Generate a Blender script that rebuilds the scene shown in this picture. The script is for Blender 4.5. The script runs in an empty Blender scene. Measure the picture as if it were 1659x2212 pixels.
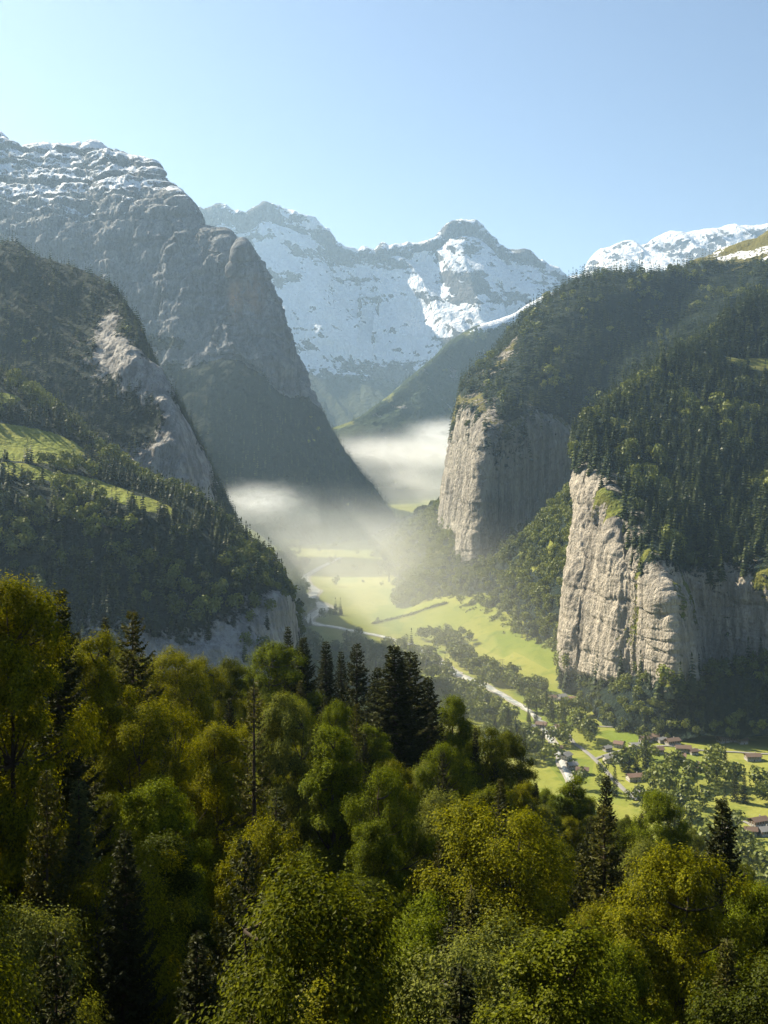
import bpy, math, random
import numpy as np
from mathutils import Vector
from mathutils.bvhtree import BVHTree

sc = bpy.context.scene
COL = sc.collection
R = math.radians

# ------------------------------------------------------------------ camera
W, H, FPX, HOR = 1659.0, 2212.0, 2419.0, 950.0
cd = bpy.data.cameras.new("camera")
cam = bpy.data.objects.new("camera", cd)
COL.objects.link(cam)
cam.location = (0, 0, 0)
cam.rotation_euler = (R(90), 0, 0)
cd.sensor_fit = 'VERTICAL'
cd.sensor_height = 36.0
cd.sensor_width = 27.0
cd.lens = 36.0 * FPX / H
cd.shift_y = -(H / 2 - HOR) / H
cd.clip_start = 0.5
cd.clip_end = 80000
sc.camera = cam

# ------------------------------------------------------------------ sun, sky, exposure
SUN_AZ, SUN_EL = 53.0, 40.5          # degrees left of the view direction, above the horizon
sun_dir = Vector((-math.sin(R(SUN_AZ)) * math.cos(R(SUN_EL)), math.cos(R(SUN_AZ)) * math.cos(R(SUN_EL)), math.sin(R(SUN_EL))))
sd = bpy.data.lights.new("sun", 'SUN')
sd.energy = 5.0
sd.angle = R(0.5)
sd.color = (1.0, 0.89, 0.68)
so = bpy.data.objects.new("sun", sd)
so.rotation_euler = sun_dir.to_track_quat('Z', 'Y').to_euler()
COL.objects.link(so)

world = bpy.data.worlds.new("World")
sc.world = world
world.use_nodes = True
wt = world.node_tree
bg = wt.nodes['Background']
sky = wt.nodes.new('ShaderNodeTexSky')
sky.sky_type = 'NISHITA'
sky.sun_disc = False
sky.sun_elevation = R(SUN_EL)
sky.sun_rotation = R(-SUN_AZ)
sky.altitude = 1200
sky.air_density = 1.0
sky.dust_density = 1.7
sky.ozone_density = 1.8
wt.links.new(sky.outputs[0], bg.inputs[0])
bg.inputs[1].default_value = 0.05

sc.view_settings.view_transform = 'Standard'
sc.view_settings.look = 'None'
sc.view_settings.gamma = 1
sc.view_settings.exposure = 1.52
try:
    sc.cycles.use_denoising = True
    sc.cycles.denoiser = 'OPENIMAGEDENOISE'
    sc.cycles.use_adaptive_sampling = True
    sc.cycles.adaptive_threshold = 0.006
    sc.cycles.max_bounces = 5
    sc.cycles.diffuse_bounces = 2
    sc.cycles.glossy_bounces = 1
    sc.cycles.transmission_bounces = 3
    sc.cycles.volume_bounces = 2
    sc.cycles.transparent_max_bounces = 4
    sc.cycles.volume_step_rate = 1.0
    sc.cycles.caustics_reflective = False
    sc.cycles.caustics_refractive = False
except Exception:
    pass

# ------------------------------------------------------------------ helpers
rng = np.random.default_rng(7)
random.seed(7)


def P(u, v, y):
    """A point at distance y seen at (u, v) of the 1659 x 2212 reference frame."""
    return np.array([(u - W / 2) / FPX * y, y, -(v - HOR) / FPX * y])


def UV(p):
    p = np.asarray(p, float)
    return W / 2 + FPX * p[..., 0] / p[..., 1], HOR - FPX * p[..., 2] / p[..., 1]


def smooth(a, b, x):
    t = np.clip((x - a) / (b - a), 0, 1)
    return t * t * (3 - 2 * t)


def _hash(ix, iy, iz, seed):
    h = (ix.astype(np.int64) * 374761393 + iy.astype(np.int64) * 668265263 + iz.astype(np.int64) * 2147483647 + seed * 974634777) & 0xFFFFFFFF
    h = ((h ^ (h >> 13)) * 1274126177) & 0xFFFFFFFF
    h = (h ^ (h >> 16)) & 0xFFFFFFFF
    h = (h * 2246822519) & 0xFFFFFFFF
    return (h >> 9) & 255


_ga = np.random.default_rng(3).normal(size=(256, 3))
_GRAD = _ga / np.linalg.norm(_ga, axis=1, keepdims=True)


def vnoise(p, seed=0):
    """Gradient noise, about -1..1."""
    i = np.floor(p).astype(np.int64)
    f = p - i
    u = f * f * f * (f * (f * 6 - 15) + 10)
    out = 0
    for dx in (0, 1):
        for dy in (0, 1):
            for dz in (0, 1):
                w = (u[..., 0] if dx else 1 - u[..., 0]) * (u[..., 1] if dy else 1 - u[..., 1]) * (u[..., 2] if dz else 1 - u[..., 2])
                g = _GRAD[_hash(i[..., 0] + dx, i[..., 1] + dy, i[..., 2] + dz, seed)]
                out = out + w * (g[..., 0] * (f[..., 0] - dx) + g[..., 1] * (f[..., 1] - dy) + g[..., 2] * (f[..., 2] - dz))
    return out * 1.7


def fbm(p, scale, octaves=5, seed=0, ridged=False, gain=0.5, stretch=(1, 1, 1)):
    q = np.asarray(p, float) * np.array(stretch) / scale
    a, s, t = 1.0, 0.0, 0.0
    for k in range(octaves):
        n = vnoise(q + 17.3 * k, seed + k)
        if ridged:
            n = 1 - 2 * np.abs(n)
        s = s + a * n
        t += a
        a *= gain
        q = q * 2.03
    return s / t


def spline(pts, n):
    """Cubic interpolation along axis 0 with softened tangents. pts (K, ..., D) -> (n, ..., D)"""
    K = pts.shape[0]
    t = np.linspace(0, K - 1, n)
    i = np.clip(np.floor(t).astype(int), 0, K - 2)
    f = (t - i).reshape((-1,) + (1,) * (pts.ndim - 1))
    d = np.zeros_like(pts)
    d[1:-1] = (pts[2:] - pts[:-2]) * 0.36
    d[0] = (pts[1] - pts[0]) * 0.7
    d[-1] = (pts[-1] - pts[-2]) * 0.7
    a, b, da, db = pts[i], pts[i + 1], d[i], d[i + 1]
    return (2 * f**3 - 3 * f**2 + 1) * a + (f**3 - 2 * f**2 + f) * da + (-2 * f**3 + 3 * f**2) * b + (f**3 - f**2) * db


def loft(cols, nu, nv):
    """cols: list of profiles of (u, v, y, c). Returns points (nu, nv, 3) and c (nu, nv)."""
    A = np.array([[np.append(P(q[0], q[1], q[2]), q[3]) for q in col] for col in cols])
    A = spline(A, nu)
    A = spline(A.transpose(1, 0, 2), nv).transpose(1, 0, 2)
    return A[..., :3].copy(), A[..., 3].copy()


def grid_normals(G):
    du = np.gradient(G, axis=0)
    dv = np.gradient(G, axis=1)
    n = np.cross(du, dv)
    n /= np.linalg.norm(n, axis=-1, keepdims=True) + 1e-9
    return n


def facing(N, G):
    """Flip the whole normal field so that most normals look at the camera."""
    if np.mean(np.sum(N * G, -1) * (N[..., 1] != 0)) > 0:
        return -N
    return N


def new_mesh(name, verts, faces, mat=None, attrs=None, smooth_shade=True, mats=None, mat_idx=None):
    """verts (N,3), faces (M,k) with one k."""
    verts = np.ascontiguousarray(verts, dtype=np.float32)
    faces = np.ascontiguousarray(faces, dtype=np.int32)
    me = bpy.data.meshes.new(name)
    me.vertices.add(len(verts))
    me.vertices.foreach_set('co', verts.ravel())
    k = faces.shape[1]
    me.loops.add(faces.size)
    me.loops.foreach_set('vertex_index', faces.ravel())
    me.polygons.add(len(faces))
    me.polygons.foreach_set('loop_start', np.arange(0, faces.size, k, dtype=np.int32))
    me.polygons.foreach_set('use_smooth', np.full(len(faces), smooth_shade, dtype=bool))
    for m in (mats or ([mat] if mat else [])):
        me.materials.append(m)
    if mat_idx is not None:
        me.polygons.foreach_set('material_index', np.ascontiguousarray(mat_idx, dtype=np.int32))
    for an, av in (attrs or {}).items():
        at = me.attributes.new(an, 'FLOAT', 'POINT')
        at.data.foreach_set('value', np.ascontiguousarray(av, dtype=np.float32).ravel())
    me.update(calc_edges=True)
    me.validate(clean_customdata=False)
    return me


def link(name, me, parent=None, **props):
    o = bpy.data.objects.new(name, me)
    COL.objects.link(o)
    if parent is not None:
        o.parent = parent
    for k, v in props.items():
        if v is not None:
            o[k] = v
    return o


def grid_faces(nu, nv):
    i = np.arange(nu * nv).reshape(nu, nv)
    return np.stack([i[:-1, :-1], i[1:, :-1], i[1:, 1:], i[:-1, 1:]], -1).reshape(-1, 4)


def grid_mesh(name, G, mat, attrs):
    nu, nv = G.shape[:2]
    f = grid_faces(nu, nv)
    me = new_mesh(name, G.reshape(-1, 3), f, mat, attrs)
    return me


class NT:
    """Small node-tree writer."""

    def __init__(self, name):
        self.m = bpy.data.materials.new(name)
        self.m.use_nodes = True
        self.t = self.m.node_tree
        self.t.nodes.clear()
        self.out = self.n('ShaderNodeOutputMaterial')

    def n(self, typ, **kw):
        nd = self.t.nodes.new(typ)
        for k, v in kw.items():
            setattr(nd, k, v)
        return nd

    def l(self, a, b):
        self.t.links.new(a, b)

    def put(self, sock, v):
        if isinstance(v, bpy.types.NodeSocket):
            self.l(v, sock)
        elif isinstance(v, (int, float)) and sock.type == 'RGBA':
            sock.default_value = (v, v, v, 1)
        elif isinstance(v, tuple) and sock.type == 'RGBA' and len(v) == 3:
            sock.default_value = v + (1,)
        else:
            sock.default_value = v

    def math(self, op, a, b=0.0, c=0.0, clamp=False):
        nd = self.n('ShaderNodeMath', operation=op, use_clamp=clamp)
        for s, v in zip(nd.inputs, (a, b, c)):
            self.put(s, v)
        return nd.outputs[0]

    def mix(self, f, a, b, blend='MIX'):
        nd = self.n('ShaderNodeMix', data_type='RGBA', blend_type=blend)
        self.put(nd.inputs[0], f)
        self.put(nd.inputs[6], a)
        self.put(nd.inputs[7], b)
        return nd.outputs[2]

    def attr(self, name):
        return self.n('ShaderNodeAttribute', attribute_name=name).outputs['Fac']

    def pos(self):
        return self.n('ShaderNodeNewGeometry').outputs['Position']

    def noise(self, scale, detail=4, rough=0.55, vec=None, stretch=None, dist=0.0):
        v = vec if vec is not None else self.pos()
        if stretch:
            mp = self.n('ShaderNodeVectorMath', operation='MULTIPLY')
            self.l(v, mp.inputs[0])
            mp.inputs[1].default_value = stretch
            v = mp.outputs[0]
        nd = self.n('ShaderNodeTexNoise')
        self.l(v, nd.inputs['Vector'])
        nd.inputs['Scale'].default_value = scale
        nd.inputs['Detail'].default_value = detail
        nd.inputs['Roughness'].default_value = rough
        nd.inputs['Distortion'].default_value = dist
        return nd.outputs['Fac']

    def step(self, x, a, b):
        nd = self.n('ShaderNodeMapRange', interpolation_type='SMOOTHSTEP')
        self.put(nd.inputs[0], x)
        nd.inputs[1].default_value = a
        nd.inputs[2].default_value = b
        return nd.outputs[0]

    def bump(self, h, strength, dist):
        nd = self.n('ShaderNodeBump')
        self.put(nd.inputs['Height'], h)
        nd.inputs['Strength'].default_value = strength
        nd.inputs['Distance'].default_value = dist
        return nd.outputs[0]

    def bsdf(self, color, rough=0.9, normal=None, spec=0.2):
        b = self.n('ShaderNodeBsdfPrincipled')
        self.put(b.inputs['Base Color'], color)
        self.put(b.inputs['Roughness'], rough)
        b.inputs['Specular IOR Level'].default_value = spec
        if normal is not None:
            self.l(normal, b.inputs['Normal'])
        return b.outputs[0]

    def done(self, sh):
        self.l(sh, self.out.inputs['Surface'])
        return self.m


def terrain_mat(name, rock_a, rock_b, veg_a, veg_b, grass_a, grass_b, s=1.0, snow=(0.82, 0.85, 0.9), strata=0.0, warm=None):
    """Rock / low vegetation / meadow / snow, mixed by the mesh's own attributes with noise on their edges. s: size of the detail in metres/10."""
    t = NT(name)
    n_mid = t.noise(0.03 / s, 5, 0.6)
    n_fine = t.noise(0.22 / s, 4, 0.6)
    n_str = t.noise(0.09 / s, 5, 0.65, stretch=(1, 1, 0.14))
    n_lay = t.noise(0.07 / s, 4, 0.6, stretch=(0.12, 0.12, 1))
    rock = t.mix(t.step(n_str, 0.36, 0.66), rock_a, rock_b)
    if strata:
        rock = t.mix(t.math('MULTIPLY', t.step(n_lay, 0.45, 0.6), strata), rock, tuple(c * 0.5 for c in rock_a))
    crack = t.noise(0.4 / s, 3, 0.7, stretch=(1, 1, 0.25))
    rock = t.mix(t.math('MULTIPLY', t.step(crack, 0.52, 0.35), 0.55), rock, tuple(c * 0.4 for c in rock_a))
    stk = t.noise(0.06 / s, 3, 0.5, stretch=(1, 1, 0.03))
    rock = t.mix(t.math('MULTIPLY', t.step(stk, 0.55, 0.66), 0.55), rock, tuple(c * 0.42 for c in rock_b))
    if warm:
        rock = t.mix(t.math('MULTIPLY', t.attr('warm'), t.step(n_str, 0.3, 0.6)), rock, warm)
    veg = t.mix(t.step(n_fine, 0.35, 0.65), veg_a, veg_b)
    veg = t.mix(t.math('MULTIPLY', n_mid, 0.5), veg, tuple(c * 0.6 for c in veg_a))
    grass = t.mix(t.step(n_mid, 0.35, 0.65), grass_a, grass_b)
    grass = t.mix(t.math('MULTIPLY', t.step(n_fine, 0.45, 0.7), 0.35), grass, tuple(c * 0.7 for c in grass_b))
    edge = t.math('ADD', t.math('MULTIPLY', t.math('SUBTRACT', n_mid, 0.5), 1.0), t.math('MULTIPLY', t.math('SUBTRACT', n_fine, 0.5), 1.1))
    fr = t.step(t.math('ADD', t.attr('rock'), edge), 0.42, 0.58)
    fg = t.step(t.math('ADD', t.attr('grass'), t.math('MULTIPLY', edge, 0.6)), 0.42, 0.58)
    col = t.mix(fg, veg, grass)
    col = t.mix(fr, col, rock)
    edge2 = t.math('ADD', t.math('MULTIPLY', t.math('SUBTRACT', n_fine, 0.5), 1.2), t.math('MULTIPLY', t.math('SUBTRACT', n_lay, 0.5), 0.9))
    fs = t.step(t.math('ADD', t.attr('snow'), edge2), 0.45, 0.55)
    col = t.mix(fs, col, snow)
    h = t.math('ADD', t.math('MULTIPLY', n_str, fr), t.math('MULTIPLY', n_fine, 0.7))
    h = t.math('ADD', h, t.math('MULTIPLY', crack, t.math('MULTIPLY', fr, 0.5)))
    nrm = t.bump(h, 0.9, 9.0 * s)
    return t.done(t.bsdf(col, 0.92, nrm, 0.1))

# ------------------------------------------------------------------ valley floor
def floor_h(x, y):
    x = np.asarray(x, float)
    y = np.asarray(y, float)
    z = -295 + 0.015 * y
    # right-hand meadow fans rising to the cliffs, left-hand wooded foot of the wall
    xr = np.interp(y, [500, 1100, 1290, 1450, 1670, 2200, 2900, 4200], [420, 330, 175, 95, 0, 60, 90, 120])
    z = z + 0.30 * np.clip(x - xr, 0, 170) * smooth(0, 60, x - xr) * smooth(1000, 1250, y) * smooth(2500, 1900, y)
    z = z + 0.03 * np.clip(x - 120, 0, 400) * smooth(1400, 1000, y)
    xl = np.interp(y, [500, 1300, 1650, 2130, 2800, 4200], [-60, -95, -125, -172, -262, -300])
    z = z + 0.55 * np.clip(xl - x, 0, 260) * smooth(0, 50, xl - x)
    return z


FX = np.concatenate([np.linspace(-900, -300, 40), np.linspace(-290, 560, 250), np.linspace(580, 1200, 40)])
FY = np.concatenate([np.linspace(420, 2400, 360), np.linspace(2420, 5600, 120)])
gx, gy = np.meshgrid(FX, FY, indexing='ij')
FG = np.stack([gx, gy, floor_h(gx, gy)], -1)
FG[..., 2] += fbm(FG * np.array([1, 1, 0]), 160, 4, 3) * 4.0


def floor_at(x, y):
    p = np.stack([np.asarray(x, float), np.asarray(y, float), np.zeros_like(np.asarray(x, float))], -1)
    return floor_h(x, y) + fbm(p, 160, 4, 3) * 4.0


def hit(u, v):
    """The point of the valley floor seen at (u, v)."""
    lo, hi = 500.0, 5500.0
    d = np.array([(u - W / 2) / FPX, 1.0, -(v - HOR) / FPX])
    ys = np.linspace(lo, hi, 2500)
    dz = d[2] * ys - floor_at(d[0] * ys, ys)
    i = np.argmax(dz < 0)
    a, b = ys[max(i - 1, 0)], ys[i]
    for _ in range(20):
        m = (a + b) / 2
        if d[2] * m - floor_at(d[0] * m, m) < 0:
            b = m
        else:
            a = m
    return np.array([d[0] * b, b, float(floor_at(d[0] * b, b))])


MEADOW_A, MEADOW_B = (0.15, 0.178, 0.026), (0.21, 0.215, 0.042)
m_floor = None
t = NT('meadow_grass')
n1 = t.noise(0.006, 5, 0.6)
n2 = t.noise(0.06, 5, 0.65)
n3 = t.noise(0.012, 3, 0.5, stretch=(1, 0.25, 1))
c = t.mix(t.step(n1, 0.35, 0.65), MEADOW_A, MEADOW_B)
vor = t.n('ShaderNodeTexVoronoi')
vm = t.n('ShaderNodeVectorMath', operation='MULTIPLY')
t.l(t.pos(), vm.inputs[0])
vm.inputs[1].default_value = (1.0, 0.55, 0.0)
t.l(vm.outputs[0], vor.inputs['Vector'])
vor.inputs['Scale'].default_value = 0.022
vor.inputs['Randomness'].default_value = 0.75
sepc = t.n('ShaderNodeSeparateColor')
t.l(vor.outputs['Color'], sepc.inputs[0])
c = t.mix(t.math('MULTIPLY', sepc.outputs[0], 0.55), c, (0.215, 0.215, 0.05))
c = t.mix(t.math('MULTIPLY', t.step(sepc.outputs[1], 0.6, 0.62), 0.45), c, (0.085, 0.14, 0.018))
c = t.mix(t.math('MULTIPLY', t.step(n3, 0.48, 0.56), 0.45), c, (0.24, 0.235, 0.06))
c = t.mix(t.math('MULTIPLY', t.step(n2, 0.5, 0.68), 0.5), c, (0.075, 0.12, 0.018))
m_floor = t.done(t.bsdf(c, 0.95, t.bump(n2, 0.6, 3.0), 0.05))
fl = link('valley_floor', grid_mesh('valley_floor', FG, m_floor, {}), kind='structure')

# ------------------------------------------------------------------ mountains and hills
ROCK_A, ROCK_B = (0.36, 0.33, 0.285), (0.19, 0.18, 0.165)
VEG_A, VEG_B = (0.014, 0.025, 0.016), (0.009, 0.017, 0.012)
surf = {}


def massif(name, cols, nu, nv, mat, disp, attrs=None, cut=0.65):
    G, cc = loft(cols, nu, nv)
    N = grid_normals(G)
    k = int(nv * cut)
    if np.sum(N[:, :k] * G[:, :k]) > 0:
        N = -N
    G = G + N * disp(G, cc, N)[..., None]
    N2 = grid_normals(G)
    if np.sum(N2[:, :k] * G[:, :k]) > 0:
        N2 = -N2
    at = attrs(G, cc, N2)
    o = link(name, grid_mesh(name, G, mat, at), kind='structure')
    f = grid_faces(nu, nv)
    surf[name] = (G, N2, at, f)
    return o


def disc(G, spots):
    """1 inside the listed meadow spots (u, v, y, radius in metres, width stretch)."""
    m = np.zeros(G.shape[:2])
    for (u, v, y, r, sx) in spots:
        d = (G - P(u, v, y)) / np.array([sx, 2.5, 1.0])
        m = np.maximum(m, 1 - smooth(0.75, 1.15, np.linalg.norm(d, axis=-1) / r))
    return m


# --- the snow range at the head of the valley
crest = [(200, 470), (330, 460), (411, 454), (440, 458), (475, 450), (502, 462), (534, 469), (569, 446), (599, 454), (642, 468), (677, 478), (706, 502), (728, 532),
         (771, 547), (784, 539), (808, 551), (827, 537), (840, 545), (862, 532), (905, 532), (926, 529), (953, 511), (980, 489), (1023, 485), (1045, 502), (1077, 535),
         (1098, 548), (1136, 551), (1163, 572), (1200, 586), (1222, 606), (1260, 612), (1300, 640), (1400, 700), (1560, 760)]
cols = []
for i, (u, v) in enumerate(crest):
    q = []
    for s, c in ((1.12, 0), (1.0, 0), (0.84, 0), (0.66, 0), (0.5, 0), (0.34, 0), (0.2, 1), (0.09, 1), (0.0, 1)):
        vv = v + (940 - v) * s
        uu = u + (u * 0.0 + 40 * math.sin(u * 0.013)) * s
        yy = 8700 - 1500 * s ** 1.25 - 260 * math.exp(-((s - 0.42) / 0.12) ** 2) * (0.5 + 0.5 * math.sin(u / 90.0))
        q.append((uu, vv, yy, c))
    q.append((u, v + 160, 9700, 1))
    q.append((u, v + 420, 10500, 0))
    cols.append(q)


def snow_ribs(G, seed=11):
    # buttresses that run down the face, slanting to the right
    q = np.stack([G[..., 0] + 0.55 * G[..., 2] + 140 * fbm(G, 900, 3, 15), G[..., 1] * 0.35, G[..., 2] * 0.30], -1)
    return fbm(q, 620, 5, seed, True, 0.42)


def d_snow(G, c, N):
    w = np.linspace(0, 1, G.shape[1])[None, :]
    keep = 0.10 + 0.90 * smooth(0.0, 0.16, np.abs(w - 0.80))
    r = snow_ribs(G) * 150 + fbm(np.stack([G[..., 0] + 0.5 * G[..., 2], G[..., 1] * 0.4, G[..., 2] * 0.35], -1), 190, 4, 12, True, 0.5) * 16 + fbm(G, 60, 3, 13) * 3
    return r * keep + 30 * fbm(G, 110, 5, 14, True) * (1 - keep)


def a_snow(G, c, N):
    z = G[..., 2]
    w = np.linspace(0, 1, G.shape[1])[None, :]
    slope = 1 - np.clip(N[..., 2], 0, 1)
    n = fbm(G, 700, 4, 21)
    q = np.stack([G[..., 0] + 0.9 * G[..., 2], G[..., 1] * 0.3, G[..., 2] * 1.5 - 0.5 * G[..., 0]], -1)
    n2 = fbm(q, 330, 6, 22, False, 0.62)
    n3 = fbm(G, 70, 3, 23, False, 0.7, (0.4, 0.5, 1.4))
    line = smooth(330, 640, z + n * 200 + n2 * 260 + n3 * 120)
    rib = snow_ribs(G)
    snow = line * np.clip(0.80 - 0.9 * (slope - 0.5) - 1.35 * n2 - 0.55 * n3 - 0.25 * n - 0.30 * smooth(0.2, 0.7, rib) - 0.34 * np.exp(-((w - 0.78) / 0.06) ** 2), 0, 1.1)
    rock = smooth(250, 600, z + n * 200) * 1.0
    return {'snow': snow, 'rock': np.clip(rock + smooth(.75, .95, slope) * 0.3, 0, 1), 'grass': 0 * smooth(200, -50, z) * smooth(0.1, 0.4, n)}


m_snow = terrain_mat('snowy_rock', (0.13, 0.13, 0.135), (0.075, 0.078, 0.085), (0.045, 0.055, 0.03), (0.03, 0.04, 0.025), (0.12, 0.13, 0.05), (0.16, 0.16, 0.06), 9.0)
massif('snow_mountains', cols, 620, 420, m_snow, d_snow, a_snow)

crest2 = [(1120, 640), (1200, 622), (1250, 606), (1260, 602), (1275, 572), (1305, 547), (1350, 531), (1385, 541), (1422, 521), (1445, 511), (1495, 510), (1515, 507), (1550, 502), (1595, 495), (1650, 497), (1720, 480), (1850, 500), (2000, 540)]
cols = []
for u, v in crest2:
    q = []
    for s in (1.0, 0.7, 0.45, 0.25, 0.1, 0.0):
        q.append((u, v + (900 - v) * s, 11000 - 2600 * s, 0))
    q += [(u, v + 160, 12000, 0), (u, v + 430, 12800, 0)]
    cols.append(q)


def d_snow2(G, c, N):
    w = np.linspace(0, 1, G.shape[1])[None, :]
    keep = 0.2 + 0.8 * smooth(0.0, 0.15, np.abs(w - 0.714))
    return (snow_ribs(G, 31) * 190 + fbm(G, 90, 4, 32, True) * 10) * keep


def a_snow2(G, c, N):
    slope = 1 - np.clip(N[..., 2], 0, 1)
    n = fbm(G, 350, 5, 33)
    return {'snow': np.clip(0.50 - 1.1 * (slope - 0.4) - 1.5 * n - 0.4 * fbm(G, 130, 4, 34, False, 0.65, (0.6, 0.6, 1.3)), 0, 1), 'rock': np.ones_like(n), 'grass': np.zeros_like(n)}


massif('snow_peaks', cols, 300, 160, m_snow, d_snow2, a_snow2)

# --- the wooded spur below the snow range, right of the valley axis
ridge = [(640, 960, 4700), (700, 938, 4700), (760, 915, 4750), (803, 884, 4900), (867, 835, 5100), (921, 787, 5300), (975, 739, 5500), (1028, 707, 5600), (1104, 680, 5700), (1152, 653, 5800), (1230, 620, 5900), (1330, 600, 6000)]
cols = []
for u, v, y in ridge:
    b = 1010
    q = [(u + 60, b + 50, y - 560, 0), (u + 50, b, y - 520, 0)]
    for s in (0.72, 0.45, 0.22):
        q.append((u + 40 * s, v + (b - v) * s, y - 520 * s ** 0.9, 0))
    q.append((u, v, y, 1))
    q += [(u - 5, v + 90, y + 450, 0), (u - 30, v + 330, y + 1100, 0)]
    cols.append(q)


def d_spur(G, c, N):
    w = np.linspace(0, 1, G.shape[1])[None, :]
    keep = 0.2 + 0.8 * smooth(0.0, 0.2, np.abs(w - 0.714))
    return (fbm(G, 420, 5, 41, True, 0.5, (1, 1, 0.5)) * 55 + fbm(G, 50, 3, 42) * 9) * keep


def a_spur(G, c, N):
    z = G[..., 2]
    n = fbm(G, 160, 5, 43)
    n2 = fbm(G, 90, 4, 44)
    return {'snow': smooth(470, 650, z + n * 130), 'rock': 0.5 * smooth(0.05, 0.4, n2), 'grass': 0.95 * c * smooth(-0.2, 0.2, n) * smooth(700, 500, z) + 0.3 * smooth(.1, .5, n)}


m_spur = terrain_mat('wooded_spur', (0.26, 0.25, 0.23), (0.14, 0.14, 0.13), (0.035, 0.055, 0.02), (0.02, 0.034, 0.014), (0.12, 0.14, 0.03), (0.15, 0.15, 0.04), 4.0)
massif('far_spur', cols, 220, 160, m_spur, d_spur, a_spur)

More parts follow.
